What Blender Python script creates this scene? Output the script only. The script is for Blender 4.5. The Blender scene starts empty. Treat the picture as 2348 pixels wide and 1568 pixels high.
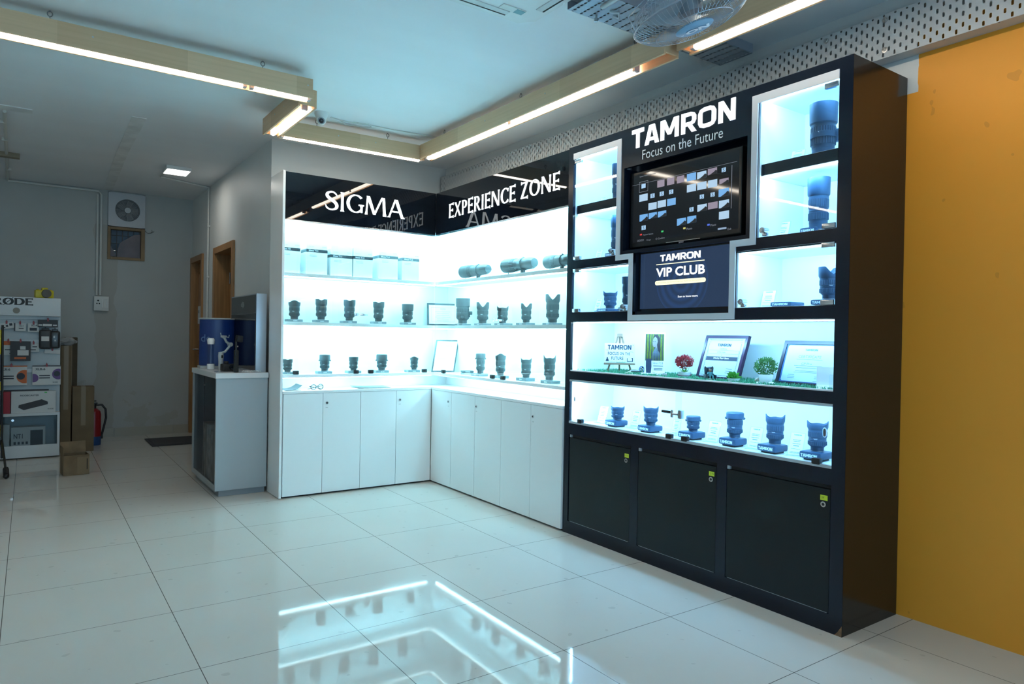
import bpy, bmesh, math, random
from mathutils import Vector, Matrix
RND = random.Random(11)
PI = math.pi
sc = bpy.context.scene
COL = sc.collection

# brightness of the lamps (watts, or emission strength for the tubes)
EXPOSURE = 0.36
WORLD = 0.08
ROOM_FILL = 62  # power of the added fill lamp
LEDC = 16
LEDB = 2.7
TUBE = 18
PANEL = 2

# ------------------------------------------------------------------ camera
FPX = 1585.76                                   # focal length in pixels of the 2348 x 1568 frame
CAM = Vector((-2.7331, -5.0875, 1.2164))
YAW, PITCH, ROLL = math.radians(34.92), math.radians(-0.44), math.radians(-1.0)
_f = Vector((math.sin(YAW) * math.cos(PITCH), math.cos(YAW) * math.cos(PITCH), math.sin(PITCH)))
_r = Vector((math.cos(YAW), -math.sin(YAW), 0))
_u = _r.cross(_f)
CR = _r * math.cos(ROLL) - _u * math.sin(ROLL)
CU = _u * math.cos(ROLL) + _r * math.sin(ROLL)
CF = _f
cam_data = bpy.data.cameras.new('camera')
cam_data.sensor_width = 36.0
cam_data.lens = FPX / 2348 * 36
cam_data.clip_start = 0.05
cam = bpy.data.objects.new('camera', cam_data)
cam.matrix_world = Matrix(((CR.x, CU.x, -CF.x, CAM.x), (CR.y, CU.y, -CF.y, CAM.y), (CR.z, CU.z, -CF.z, CAM.z), (0, 0, 0, 1)))
COL.objects.link(cam)
sc.camera = cam

# ------------------------------------------------------------------ world, room fill, exposure
w = bpy.data.worlds.new('world')
w.use_nodes = True
w.node_tree.nodes['Background'].inputs[0].default_value = (0.35, 0.55, 0.8, 1)
w.node_tree.nodes['Background'].inputs[1].default_value = WORLD
sc.world = w
sc.view_settings.view_transform = 'Standard'
sc.view_settings.look = 'None'
sc.view_settings.gamma = 1
sc.view_settings.use_curve_mapping = False
sc.view_settings.exposure = EXPOSURE
sc.cycles.use_denoising = True
sc.cycles.max_bounces = 9
sc.cycles.diffuse_bounces = 5
sc.cycles.glossy_bounces = 4
sc.cycles.transparent_max_bounces = 12
sc.cycles.caustics_reflective = False
sc.cycles.caustics_refractive = False
sc.cycles.sample_clamp_indirect = 0.0


def area(name, loc, rot, sx, sy, power, col, spread=PI):
    l = bpy.data.lights.new(name, 'AREA')
    l.shape = 'RECTANGLE'
    l.size, l.size_y, l.energy, l.color, l.spread = sx, sy, power, col, spread
    o = bpy.data.objects.new(name, l)
    o.location, o.rotation_euler = loc, rot
    COL.objects.link(o)
    return o


# unseen fill lamp added behind the camera, tinted cyan to lift the room
area('room_fill', (-2.0, -7.35, 1.45), (PI / 2, 0, 0), 4.2, 2.3, ROOM_FILL, (0.40, 0.74, 1.0))


# ------------------------------------------------------------------ from a pixel to a point on a plane of the room
def ray(px, py):
    return CF + CR * ((px - 1174) / FPX) - CU * ((py - 784) / FPX)


def at_x(px, py, v):
    d = ray(px, py)
    return CAM + d * ((v - CAM.x) / d.x)


def at_y(px, py, v):
    d = ray(px, py)
    return CAM + d * ((v - CAM.y) / d.y)


def at_z(px, py, v):
    d = ray(px, py)
    return CAM + d * ((v - CAM.z) / d.z)


def scale_at(p):
    return (p - CAM).dot(CF) / FPX               # metres per pixel at that point


# ------------------------------------------------------------------ materials
MATS = {}


def nn(nt, kind, **kw):
    n = nt.nodes.new(kind)
    for k, v in kw.items():
        setattr(n, k, v)
    return n


def mat(name, col, rough=0.5, metal=0.0, emit=None, es=0.0, var=None, bump=None, coat=0.0, spec=0.5, stretch=None):
    if name in MATS:
        return MATS[name]
    m = bpy.data.materials.new(name)
    m.use_nodes = True
    nt = m.node_tree
    b = nt.nodes['Principled BSDF']
    b.inputs['Base Color'].default_value = (*col, 1)
    b.inputs['Roughness'].default_value = rough
    b.inputs['Metallic'].default_value = metal
    b.inputs['Specular IOR Level'].default_value = spec
    b.inputs['Coat Weight'].default_value = coat
    b.inputs['Coat Roughness'].default_value = 0.03
    if emit:
        b.inputs['Emission Color'].default_value = (*emit, 1)
        b.inputs['Emission Strength'].default_value = es
    if var or bump:
        tc = nn(nt, 'ShaderNodeTexCoord')
        mp = nn(nt, 'ShaderNodeMapping')
        nt.links.new(tc.outputs['Object'], mp.inputs['Vector'])
        if stretch:
            mp.inputs['Scale'].default_value = stretch
    if var:
        s, a = var
        n = nn(nt, 'ShaderNodeTexNoise')
        n.inputs['Scale'].default_value = s
        n.inputs['Detail'].default_value = 4
        nt.links.new(mp.outputs['Vector'], n.inputs['Vector'])
        r = nn(nt, 'ShaderNodeValToRGB')
        r.color_ramp.elements[0].position = 0.3
        r.color_ramp.elements[1].position = 0.7
        r.color_ramp.elements[0].color = (*[c * (1 - a) for c in col], 1)
        r.color_ramp.elements[1].color = (*[min(1, c * (1 + a)) for c in col], 1)
        nt.links.new(n.outputs['Fac'], r.inputs['Fac'])
        nt.links.new(r.outputs['Color'], b.inputs['Base Color'])
    if bump:
        s, a = bump
        n = nn(nt, 'ShaderNodeTexNoise')
        n.inputs['Scale'].default_value = s
        nt.links.new(mp.outputs['Vector'], n.inputs['Vector'])
        bp = nn(nt, 'ShaderNodeBump')
        bp.inputs['Strength'].default_value = a
        bp.inputs['Distance'].default_value = 0.01
        nt.links.new(n.outputs['Fac'], bp.inputs['Height'])
        nt.links.new(bp.outputs['Normal'], b.inputs['Normal'])
    MATS[name] = m
    return m


def glass(name, tint, refl=1.0, rough=0.0):
    """A clear pane: what lies behind shows through, the outer face mirrors at grazing angles."""
    if name in MATS:
        return MATS[name]
    m = bpy.data.materials.new(name)
    m.use_nodes = True
    nt = m.node_tree
    nt.nodes.clear()
    out = nn(nt, 'ShaderNodeOutputMaterial')
    mix = nn(nt, 'ShaderNodeMixShader')
    tr = nn(nt, 'ShaderNodeBsdfTransparent')
    tr.inputs[0].default_value = (*tint, 1)
    gl = nn(nt, 'ShaderNodeBsdfGlossy')
    gl.inputs['Roughness'].default_value = rough
    fr = nn(nt, 'ShaderNodeFresnel')
    fr.inputs['IOR'].default_value = 1.5
    ge = nn(nt, 'ShaderNodeNewGeometry')
    inv = nn(nt, 'ShaderNodeMath', operation='SUBTRACT')
    inv.inputs[0].default_value = refl
    nt.links.new(ge.outputs['Backfacing'], inv.inputs[1])
    mu = nn(nt, 'ShaderNodeMath', operation='MULTIPLY', use_clamp=True)
    nt.links.new(fr.outputs[0], mu.inputs[0])
    nt.links.new(inv.outputs[0], mu.inputs[1])
    nt.links.new(mu.outputs[0], mix.inputs[0])
    nt.links.new(tr.outputs[0], mix.inputs[1])
    nt.links.new(gl.outputs[0], mix.inputs[2])
    nt.links.new(mix.outputs[0], out.inputs[0])
    MATS[name] = m
    return m


class NT:
    """Small helper for material maths."""
    def __init__(s, m):
        s.nt = m.node_tree

    def m(s, op, a, b=None, c=None, clamp=False):
        n = nn(s.nt, 'ShaderNodeMath', operation=op, use_clamp=clamp)
        for i, v in enumerate((a, b, c)):
            if v is None:
                continue
            if isinstance(v, (int, float)):
                n.inputs[i].default_value = v
            else:
                s.nt.links.new(v, n.inputs[i])
        return n.outputs[0]

    def xyz(s):
        tc = nn(s.nt, 'ShaderNodeTexCoord')
        sp = nn(s.nt, 'ShaderNodeSeparateXYZ')
        s.nt.links.new(tc.outputs['Object'], sp.inputs[0])
        return tc.outputs['Object'], sp.outputs[0], sp.outputs[1], sp.outputs[2]

    def noise(s, vec, scale, detail=3):
        n = nn(s.nt, 'ShaderNodeTexNoise')
        n.inputs['Scale'].default_value = scale
        n.inputs['Detail'].default_value = detail
        s.nt.links.new(vec, n.inputs['Vector'])
        return n.outputs['Fac']

    def mix(s, fac, c1, c2):
        n = nn(s.nt, 'ShaderNodeMix', data_type='RGBA')
        if isinstance(fac, (int, float)):
            n.inputs[0].default_value = fac
        else:
            s.nt.links.new(fac, n.inputs[0])
        for i, c in ((6, c1), (7, c2)):
            if isinstance(c, tuple):
                n.inputs[i].default_value = (*c, 1)
            else:
                s.nt.links.new(c, n.inputs[i])
        return n.outputs[2]


# ------------------------------------------------------------------ mesh building
class B:
    """Collects shapes; build() links them as ONE mesh object."""
    def __init__(s):
        s.bm = bmesh.new()

    def _face(s, vs):
        try:
            s.bm.faces.new(vs)
        except ValueError:
            pass

    def box(s, x0, x1, y0, y1, z0, z1, bev=0.0, M=None):
        x0, x1 = min(x0, x1), max(x0, x1)
        y0, y1 = min(y0, y1), max(y0, y1)
        z0, z1 = min(z0, z1), max(z0, z1)
        v = [s.bm.verts.new((x, y, z)) for z in (z0, z1) for y in (y0, y1) for x in (x0, x1)]
        fs = [s.bm.faces.new([v[i] for i in q]) for q in ((0, 2, 3, 1), (4, 5, 7, 6), (0, 1, 5, 4), (2, 6, 7, 3), (0, 4, 6, 2), (1, 3, 7, 5))]
        if bev > 0:
            es = list({e for f in fs for e in f.edges})
            r = bmesh.ops.bevel(s.bm, geom=es, offset=bev, segments=2, affect='EDGES', profile=0.6)
            v = list({q for f in r['faces'] for q in f.verts} | {q for q in v if q.is_valid})
        if M is not None:
            for q in v:
                q.co = M @ q.co
        return s

    def prism(s, pts, O, U, V, N, t):
        """Polygon pts (u, v) on the frame O, U, V extruded by t along N."""
        a = [s.bm.verts.new(O + U * p[0] + V * p[1]) for p in pts]
        b = [s.bm.verts.new(O + U * p[0] + V * p[1] + N * t) for p in pts]
        n = len(pts)
        s._face(a[::-1])
        s._face(b)
        for i in range(n):
            s._face([a[i], a[(i + 1) % n], b[(i + 1) % n], b[i]])
        return s

    def lathe(s, prof, n=28, M=None, fr=None):
        """Revolve (r, z) about z; fr(theta, r, z) may change the radius and height."""
        M = M or Matrix()
        rings = []
        for r, z in prof:
            if r < 1e-6 and fr is None:
                rings.append([s.bm.verts.new(M @ Vector((0, 0, z)))])
                continue
            ring = []
            for i in range(n):
                th = 2 * PI * i / n
                rr, zz = fr(th, r, z) if fr else (r, z)
                ring.append(s.bm.verts.new(M @ Vector((rr * math.cos(th), rr * math.sin(th), zz))))
            rings.append(ring)
        for a, b in zip(rings, rings[1:]):
            for i in range(n):
                j = (i + 1) % n
                if len(a) == 1 and len(b) == 1:
                    continue
                if len(a) == 1:
                    s._face([a[0], b[j], b[i]])
                elif len(b) == 1:
                    s._face([a[i], a[j], b[0]])
                else:
                    s._face([a[i], a[j], b[j], b[i]])
        return s

    def cyl(s, p0, p1, r, n=16, r1=None):
        p0, p1 = Vector(p0), Vector(p1)
        d = p1 - p0
        M = Matrix.Translation(p0) @ d.to_track_quat('Z', 'Y').to_matrix().to_4x4()
        r1 = r if r1 is None else r1
        return s.lathe([(0, 0), (r, 0), (r1, d.length), (0, d.length)], n, M)

    def tube(s, pts, r, n=6, closed=False):
        pts = [Vector(p) for p in pts]
        rings = []
        m = len(pts)
        up = None
        for i, p in enumerate(pts):
            if closed:
                t = (pts[(i + 1) % m] - pts[i - 1]).normalized()
            else:
                t = (pts[min(i + 1, m - 1)] - pts[max(i - 1, 0)]).normalized()
            if up is None:
                up = t.orthogonal().normalized()
            up = (up - t * up.dot(t))
            up = up.normalized() if up.length > 1e-6 else t.orthogonal().normalized()
            sd = t.cross(up)
            rings.append([s.bm.verts.new(p + (up * math.cos(2 * PI * k / n) + sd * math.sin(2 * PI * k / n)) * r) for k in range(n)])
        prs = list(zip(rings, rings[1:])) + ([(rings[-1], rings[0])] if closed else [])
        for a, b in prs:
            for k in range(n):
                s._face([a[k], a[(k + 1) % n], b[(k + 1) % n], b[k]])
        if not closed:
            s._face(rings[0][::-1])
            s._face(rings[-1])
        return s

    def ball(s, c, r, n=14, sq=(1, 1, 1)):
        prof = [(r * math.sin(PI * k / 8), -r * math.cos(PI * k / 8)) for k in range(9)]
        prof[0] = (0, -r)
        prof[-1] = (0, r)
        M = Matrix.Translation(Vector(c)) @ Matrix.Diagonal((*sq, 1))
        return s.lathe(prof, n, M)

    def add(s, verts, faces, M):
        vs = [s.bm.verts.new(M @ Vector(v)) for v in verts]
        for f in faces:
            s._face([vs[i] for i in f])
        return s

    def build(s, name, m, parent=None, smooth=None, loc=None):
        me = bpy.data.meshes.new(name)
        bmesh.ops.recalc_face_normals(s.bm, faces=s.bm.faces[:])
        if smooth:
            lim = math.radians(smooth)
            for f in s.bm.faces:
                f.smooth = True
            for e in s.bm.edges:
                e.smooth = not (len(e.link_faces) == 2 and e.calc_face_angle(0) > lim)
        s.bm.to_mesh(me)
        s.bm.free()
        me.materials.append(m)
        o = bpy.data.objects.new(name, me)
        if loc is not None:
            o.location = loc
        COL.objects.link(o)
        if parent is not None:
            o.parent = parent
        return o


def tag(o, label=None, cat=None, group=None, kind=None):
    if label:
        o['label'] = label
    if cat:
        o['category'] = cat
    if group:
        o['group'] = group
    if kind:
        o['kind'] = kind
    return o


def thing(name, label, cat, loc=(0, 0, 0), rz=0.0, group=None):
    o = bpy.data.objects.new(name, None)
    o.location = loc
    o.rotation_euler = (0, 0, rz)
    o.empty_display_size = 0.05
    COL.objects.link(o)
    return tag(o, label, cat, group)


def struct(name, b, m, smooth=None):
    return tag(b.build(name, m, None, smooth), kind='structure')


# ------------------------------------------------------------------ lettering
_txt = {}


def text_geo(s, bold=0.0):
    k = (s, bold)
    if k not in _txt:
        c = bpy.data.curves.new('text', 'FONT')
        c.body = s
        c.size = 1.0
        c.offset = bold
        c.resolution_u = 3
        o = bpy.data.objects.new('text', c)
        me = o.to_mesh()
        vs = [tuple(v.co) for v in me.vertices]
        fs = [tuple(p.vertices) for p in me.polygons]
        o.to_mesh_clear()
        bpy.data.objects.remove(o)
        bpy.data.curves.remove(c)
        xs = [v[0] for v in vs] or [0, 1]
        ys = [v[1] for v in vs] or [0, 1]
        _txt[k] = (vs, fs, min(xs), max(xs), min(ys), max(ys))
    return _txt[k]


def frame(O, U, V):
    """Matrix with columns U, V, N at O (N = U x V, the side it is read from)."""
    U, V = Vector(U), Vector(V)
    N = U.cross(V).normalized()
    O = Vector(O)
    return Matrix(((U.x, V.x, N.x, O.x), (U.y, V.y, N.y, O.y), (U.z, V.z, N.z, O.z), (0, 0, 0, 1)))


def write(b, s, M, x0, y0, width=None, height=None, bold=0.0, lift=0.0006):
    """Lettering s with its lower left corner at (x0, y0) of frame M, fitted to width and/or height."""
    vs, fs, a0, a1, b0, b1 = text_geo(s, bold)
    sx = width / (a1 - a0) if width else None
    sy = height / (b1 - b0) if height else None
    sx = sx or sy
    sy = sy or sx
    b.add([(x0 + (v[0] - a0) * sx, y0 + (v[1] - b0) * sy, lift) for v in vs], fs, M)
    return x0 + (a1 - a0) * sx


def rect(b, M, x0, x1, y0, y1, lift=0.0006):
    b.add([(x0, y0, lift), (x1, y0, lift), (x1, y1, lift), (x0, y1, lift)], [(0, 1, 2, 3)], M)


def lines(b, M, x0, x1, ys, h, rnd=0.25):
    """Rows of small print too fine to read."""
    for y in ys:
        e = (x1 - x0) * rnd * RND.random() * 0.5
        rect(b, M, x0 + e, x1 - e, y, y + h)


# glyphs as strokes: (mode, [(x, y, width)...]); mode h = cut level, v = cut upright, n = square to the stroke
def _cr(pts, k=5):
    out = []
    n = len(pts)
    for i in range(n - 1):
        p0, p1, p2, p3 = pts[max(i - 1, 0)], pts[i], pts[i + 1], pts[min(i + 2, n - 1)]
        for j in range(k):
            t = j / k
            out.append(tuple(0.5 * ((2 * b) + (c - a) * t + (2 * a - 5 * b + 4 * c - d) * t * t + (3 * b - a - 3 * c + d) * t ** 3)
                             for a, b, c, d in zip(p0, p1, p2, p3)))
    out.append(pts[-1])
    return out


def _arc(cx, cy, rx, ry, a0, a1, wf, k=18):
    return [(cx + rx * math.cos(math.radians(a0 + (a1 - a0) * i / k)), cy + ry * math.sin(math.radians(a0 + (a1 - a0) * i / k)),
             wf(math.radians(a0 + (a1 - a0) * i / k))) for i in range(k + 1)]


_fl = lambda x, a=0.13, e=0.2: ('h', [(x, 0, e), (x, .1, a * 1.05), (x, .5, a * .95), (x, .9, a * 1.05), (x, 1, e)])
_thk = lambda t: 0.065 + 0.095 * abs(math.cos(t))
_bar = lambda x0, x1, y, e=0.2: ('v', [(x0, y, .085), (x1 - .12, y, .085), (x1, y, e)])
SERIF = {
    'S': (.58, [('n', _cr([(.53, .74, .03), (.47, .86, .07), (.36, .95, .085), (.24, .95, .10), (.11, .86, .14), (.11, .71, .16), (.25, .57, .17), (.42, .44, .17),
                           (.51, .29, .16), (.49, .14, .14), (.36, .05, .10), (.22, .045, .085), (.09, .12, .08), (.03, .27, .03)]))]),
    'I': (.24, [_fl(.12)]),
    'G': (.78, [('n', _arc(.42, .5, .34, .455, 42, 318, _thk)), ('h', [(.68, .05, .1), (.68, .34, .12), (.68, .45, .2)]), ('v', [(.55, .44, .07), (.79, .44, .07)])]),
    'M': (1.0, [('h', [(.06, 0, .14), (.08, .2, .085), (.13, 1, .09)]), ('h', [(.15, 1, .17), (.44, .04, .15)]), ('h', [(.44, .04, .1), (.8, 1, .1)]),
                ('h', [(.85, 1, .15), (.87, .8, .14), (.9, .2, .14), (.92, 0, .2)])]),
    'A': (.8, [('h', [(.06, 0, .15), (.1, .1, .09), (.37, 1, .09)]), ('h', [(.40, 1, .18), (.68, .1, .16), (.74, 0, .22)]), ('v', [(.17, .33, .075), (.56, .33, .075)])]),
    'E': (.56, [_fl(.11), _bar(.1, .52, .955), _bar(.1, .46, .52), _bar(.1, .54, .045)]),
    'X': (.72, [('h', [(.09, 1, .2), (.14, .9, .15), (.58, .1, .15), (.63, 0, .2)]), ('h', [(.06, 0, .15), (.12, .1, .08), (.56, .9, .08), (.62, 1, .15)])]),
    'P': (.58, [_fl(.11), ('n', [(.1, .955, .08), (.28, .955, .08)] + _arc(.29, .72, .19, .235, 80, -80, _thk, 10) + [(.28, .485, .07), (.1, .485, .07)])]),
    'R': (.66, [_fl(.11), ('n', [(.1, .955, .08), (.28, .955, .08)] + _arc(.29, .73, .18, .225, 80, -80, _thk, 10) + [(.28, .505, .07), (.1, .505, .07)]),
                ('h', [(.27, .5, .14), (.52, .1, .15), (.60, 0, .2)])]),
    'N': (.8, [('h', [(.09, 0, .15), (.09, .15, .085), (.09, 1, .09)]), ('h', [(.11, 1, .18), (.68, 0, .17)]), ('h', [(.7, 0, .08), (.7, .85, .085), (.7, 1, .15)])]),
    'C': (.7, [('n', _arc(.42, .5, .34, .455, 44, 316, _thk)), ('h', [(.655, .73, .06), (.675, .93, .08)]), ('h', [(.675, .08, .08), (.655, .24, .05)])]),
    'Z': (.66, [('v', [(.06, .955, .2), (.14, .955, .085), (.6, .955, .085)]), ('h', [(.1, .02, .17), (.53, .97, .17)]), ('v', [(.06, .045, .085), (.52, .045, .085), (.62, .045, .22)])]),
    'O': (.86, [('n', _arc(.43, .5, .345, .455, 0, 360, _thk, 30))]),
    ' ': (.22, []),
}
_b = .23
_st = lambda x: ('h', [(x, 0, _b), (x, 1, _b)])
BOLD = {
    'T': (.74, [('v', [(.0, .89, .22), (.72, .89, .22)]), _st(.36)]),
    'A': (.86, [('h', [(.12, 0, .25), (.36, 1, .22)]), ('h', [(.48, 1, .22), (.72, 0, .25)]), ('v', [(.2, .27, .17), (.66, .27, .17)])]),
    'M': (1.1, [_st(.13), ('h', [(.16, 1, .28), (.52, .22, .2)]), ('h', [(.52, .22, .2), (.88, 1, .28)]), _st(.92)]),
    'R': (.86, [_st(.13), ('n', [(.13, .895, .21), (.52, .895, .21), (.64, .84, .22), (.69, .75, .23), (.69, .58, .23), (.64, .48, .22), (.52, .43, .21), (.13, .43, .21)]),
                ('h', [(.44, .4, .26), (.70, 0, .27)])]),
    'O': (.94, [('n', [(.3, .89, .22), (.58, .89, .22), (.72, .84, .22), (.78, .72, .23), (.78, .28, .23), (.72, .16, .22), (.58, .11, .22), (.3, .11, .22), (.16, .16, .22), (.11, .28, .23),
                       (.11, .72, .23), (.16, .84, .22), (.3, .89, .22)])]),
    'N': (.92, [_st(.13), ('h', [(.14, 1, .26), (.69, 0, .26)]), _st(.71)]),
}
FLARE = {
    'R': (.82, [('h', [(.13, 0, .3), (.13, .12, .23), (.13, .88, .23), (.13, 1, .3)]), ('n', [(.13, .93, .14), (.36, .93, .14), (.53, .86, .2), (.58, .74, .24), (.53, .62, .2), (.36, .54, .14), (.13, .54, .14)]),
                ('h', [(.34, .54, .26), (.60, .12, .27), (.72, 0, .32)])]),
    'O': (1.0, [('n', _arc(.48, .5, .36, .43, 0, 360, lambda t: .12 + .14 * abs(math.cos(t)), 28)), ('n', [(.05, -.06, .07), (.91, 1.06, .07)])]),
    'D': (.95, [('h', [(.13, 0, .3), (.13, .12, .23), (.13, .88, .23), (.13, 1, .3)]), ('n', [(.13, .93, .14), (.4, .93, .14)] + _arc(.4, .5, .38, .43, 85, -85, lambda t: .13 + .14 * abs(math.cos(t)), 14) + [(.4, .07, .14), (.13, .07, .14)])]),
    'E': (.74, [('h', [(.13, 0, .3), (.13, .12, .23), (.13, .88, .23), (.13, 1, .3)]), ('v', [(.13, .93, .14), (.55, .93, .14), (.68, .92, .24)]), ('v', [(.13, .5, .13), (.46, .5, .13), (.56, .5, .22)]), ('v', [(.13, .07, .14), (.57, .07, .14), (.70, .08, .24)])]),
}


def glyph_polys(font, s, thin=1.0, gap=0.0):
    """Stroke outlines of the word, x from 0; returns (polygons, width)."""
    out = []
    x = 0.0
    for ch in s:
        adv, strokes = font[ch]
        for mode, pts in strokes:
            L, Rr = [], []
            n = len(pts)
            closed = n > 8 and abs(pts[0][0] - pts[-1][0]) < 1e-6 and abs(pts[0][1] - pts[-1][1]) < 1e-6
            for i, (px, py, wd) in enumerate(pts):
                wd *= thin if mode != 'v' else 1
                if mode == 'h':
                    ox, oy = wd / 2, 0
                elif mode == 'v':
                    ox, oy = 0, wd / 2
                else:
                    if closed and i in (0, n - 1):
                        a, c = pts[n - 2], pts[1]
                    else:
                        a, c = pts[max(i - 1, 0)], pts[min(i + 1, n - 1)]
                    dx, dy = c[0] - a[0], c[1] - a[1]
                    q = math.hypot(dx, dy) or 1
                    ox, oy = -dy / q * wd / 2, dx / q * wd / 2
                L.append((x + px + ox, py + oy))
                Rr.append((x + px - ox, py - oy))
            for i in range(n - 1):
                out.append([Rr[i], Rr[i + 1], L[i + 1], L[i]])
        x += adv + gap
    return out, x


def glyphs(b, font, s, M, x0, y0, width, height, t=0.002, thin=1.0, gap=0.0):
    polys, wd = glyph_polys(font, s, thin, gap)
    xs = [p[0] for q in polys for p in q]
    a, e = min(xs), max(xs)
    sx, sy = width / (e - a), height
    U, V, N = M.col[0].xyz, M.col[1].xyz, M.col[2].xyz.normalized()
    O = M.translation
    for k, q in enumerate(polys):
        b.prism([(x0 + (p[0] - a) * sx, y0 + p[1] * sy) for p in q], O + N * 0.0004, U, V, N, t + 0.00001 * (k % 7))
    return b

# ------------------------------------------------------------------ the room
CZ = 2.787                                       # ceiling height
XR, YB, XH, YF = 0.477, 0.65, -1.136, 3.95       # right wall, back wall, hall wall, far wall

# floor: 600 mm polished tiles
m_floor = mat('floor_tile', (0.66, 0.65, 0.61), 0.09, spec=.14)
q = NT(m_floor)
vec, X_, Y_, Z_ = q.xyz()
bs = m_floor.node_tree.nodes['Principled BSDF']


def joint(c, off):
    a = q.m('FRACT', q.m('DIVIDE', q.m('SUBTRACT', c, off), 0.6))
    return q.m('LESS_THAN', q.m('MINIMUM', a, q.m('SUBTRACT', 1.0, a)), 0.0026)


jt = q.m('MAXIMUM', joint(X_, -0.415), joint(Y_, -0.616))
cl = q.mix(q.noise(vec, 1.3), (0.53, 0.515, 0.47), (0.60, 0.585, 0.54))
st = q.m('GREATER_THAN', q.noise(vec, 17, 1), 0.735)
cl = q.mix(q.m('MULTIPLY', st, 0.35), cl, (0.35, 0.33, 0.3))
cl = q.mix(jt, cl, (0.13, 0.12, 0.11))
m_floor.node_tree.links.new(cl, bs.inputs['Base Color'])
m_floor.node_tree.links.new(q.m('ADD', 0.025, q.m('MULTIPLY', q.noise(vec, 2.2), 0.03)), bs.inputs['Roughness'])
struct('floor', B().box(-5.2, 0.7, -7.7, 4.2, -0.1, 0), m_floor)

m_ceil = mat('ceiling_paint', (0.82, 0.84, 0.86), 0.7, var=(1.1, 0.03), stretch=(0.4, 2, 1))
struct('ceiling', B().box(-5.2, 0.7, -7.7, 4.2, CZ, CZ + 0.1), m_ceil)

# right wall: pale grey plaster, ochre paint on the near end
m_wr = mat('right_wall_paint', (0.62, 0.63, 0.62), 0.55)
q = NT(m_wr)
vec, X_, Y_, Z_ = q.xyz()
nz = q.noise(vec, 6, 4)
edge = q.m('LESS_THAN', q.m('ADD', q.m('ADD', Y_, q.m('MULTIPLY', q.m('SUBTRACT', nz, 0.5), 0.05)), q.m('MULTIPLY', q.m('LESS_THAN', Z_, 2.33), -0.2)), -3.585)
low = q.m('LESS_THAN', Z_, 2.60)
och = q.mix(q.noise(vec, 1.6, 5), (0.80, 0.305, 0.022), (0.87, 0.36, 0.030))
spot = q.m('GREATER_THAN', q.noise(vec, 9, 2), 0.715)
och = q.mix(q.m('MULTIPLY', spot, 0.3), och, (0.40, 0.17, 0.02))
cl = q.mix(q.m('MULTIPLY', edge, low), (0.62, 0.63, 0.62), och)
m_wr.node_tree.links.new(cl, m_wr.node_tree.nodes['Principled BSDF'].inputs['Base Color'])
struct('wall_right', B().box(XR, XR + 0.12, -7.7, 4.2, 0, CZ), m_wr)

m_wall = mat('wall_paint', (0.68, 0.70, 0.69), 0.5, var=(1.5, 0.04))
struct('wall_back', B().box(XH + 0.13, XR, YB, YB + 0.12, 0, CZ), m_wall)
bw = B()
DN, DF, DZ = (1.83, 2.70), (3.27, YF), 2.09
for y0, y1, z0, z1 in ((YB + .12, DN[0], 0, CZ), (DN[0], DN[1], DZ, CZ), (DN[1], DF[0], 0, CZ), (DF[0], DF[1], DZ, CZ)):
    bw.box(XH, XH + 0.13, y0, y1, z0, z1)
bw.box(XH, XH + 0.13, YB, YB + .12, 0, CZ)
struct('wall_hall', bw, m_wall)

m_old = mat('stained_plaster', (0.44, 0.46, 0.45), 0.75)
q = NT(m_old)
vec, X_, Y_, Z_ = q.xyz()
damp = q.m('MULTIPLY', q.m('GREATER_THAN', q.noise(vec, 3, 5), 0.56), q.m('LESS_THAN', q.m('ADD', Z_, q.noise(vec, 5)), 1.0))
cl = q.mix(q.noise(vec, 2.3, 5), (0.40, 0.42, 0.41), (0.47, 0.49, 0.48))
cl = q.mix(q.m('MULTIPLY', damp, 0.35), cl, (0.36, 0.33, 0.27))
pat = q.m('MULTIPLY', q.m('LESS_THAN', q.m('ABSOLUTE', q.m('ADD', X_, 2.03)), q.m('ADD', 0.02, q.m('MULTIPLY', q.noise(vec, 4), 0.16))), q.m('LESS_THAN', Z_, 2.4))
cl = q.mix(q.m('MULTIPLY', pat, 0.5), cl, (0.36, 0.33, 0.285))
m_old.node_tree.links.new(cl, m_old.node_tree.nodes['Principled BSDF'].inputs['Base Color'])
WX0, WX1, WZ0, WZ1 = -2.02, -1.645, 2.015, 2.385     # small window; the fan sits in the opening above it
FZ1 = 2.775
bw = B()
for x0, x1, z0, z1 in ((-5.2, WX0, 0, CZ), (WX1, XR, 0, CZ), (WX0, WX1, 0, WZ0), (WX0, WX1, FZ1, CZ)):
    bw.box(x0, x1, YF, YF + 0.12, z0, z1)
struct('wall_far', bw, m_old)
struct('wall_left', B().box(-5.2, -5.08, -7.7, 4.2, 0, CZ), m_wall)
bw = B()
for x0, x1, z0, z1 in ((-5.08, -4.2, 0, CZ), (0.15, XR, 0, CZ), (-4.2, 0.15, 2.62, CZ), (-4.2, 0.15, 0, 0.2)):
    bw.box(x0, x1, -7.7, -7.58, z0, z1)
struct('wall_front', bw, m_wall)
m_skirt = mat('skirting_tile', (0.40, 0.38, 0.32), 0.3)
bw = B()
for k in range(7):
    bw.box(-4.98 + k * .61, -4.98 + k * .61 + .605 if k < 6 else XH, YF - 0.012, YF, 0, 0.1)
struct('baseboard_far', bw, m_skirt)
# patched strip along the ceiling and a short patch beside it
m_patch = mat('ceiling_filler', (0.74, 0.76, 0.76), 0.8, var=(7, 0.12))
q_ = B()
q_.prism([(-2.13, .70), (-2.035, .70), (-2.03, 1.9), (-1.98, 3.9), (-2.07, 3.9), (-2.115, 2.1)], Vector((0, 0, CZ)), Vector((1, 0, 0)), Vector((0, 1, 0)), Vector((0, 0, -1)), 0.004)
struct('trim_1', q_, m_patch)
struct('trim_2', B().box(-3.2, -2.73, .98, 1.10, CZ - 0.006, CZ), m_patch)

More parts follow.
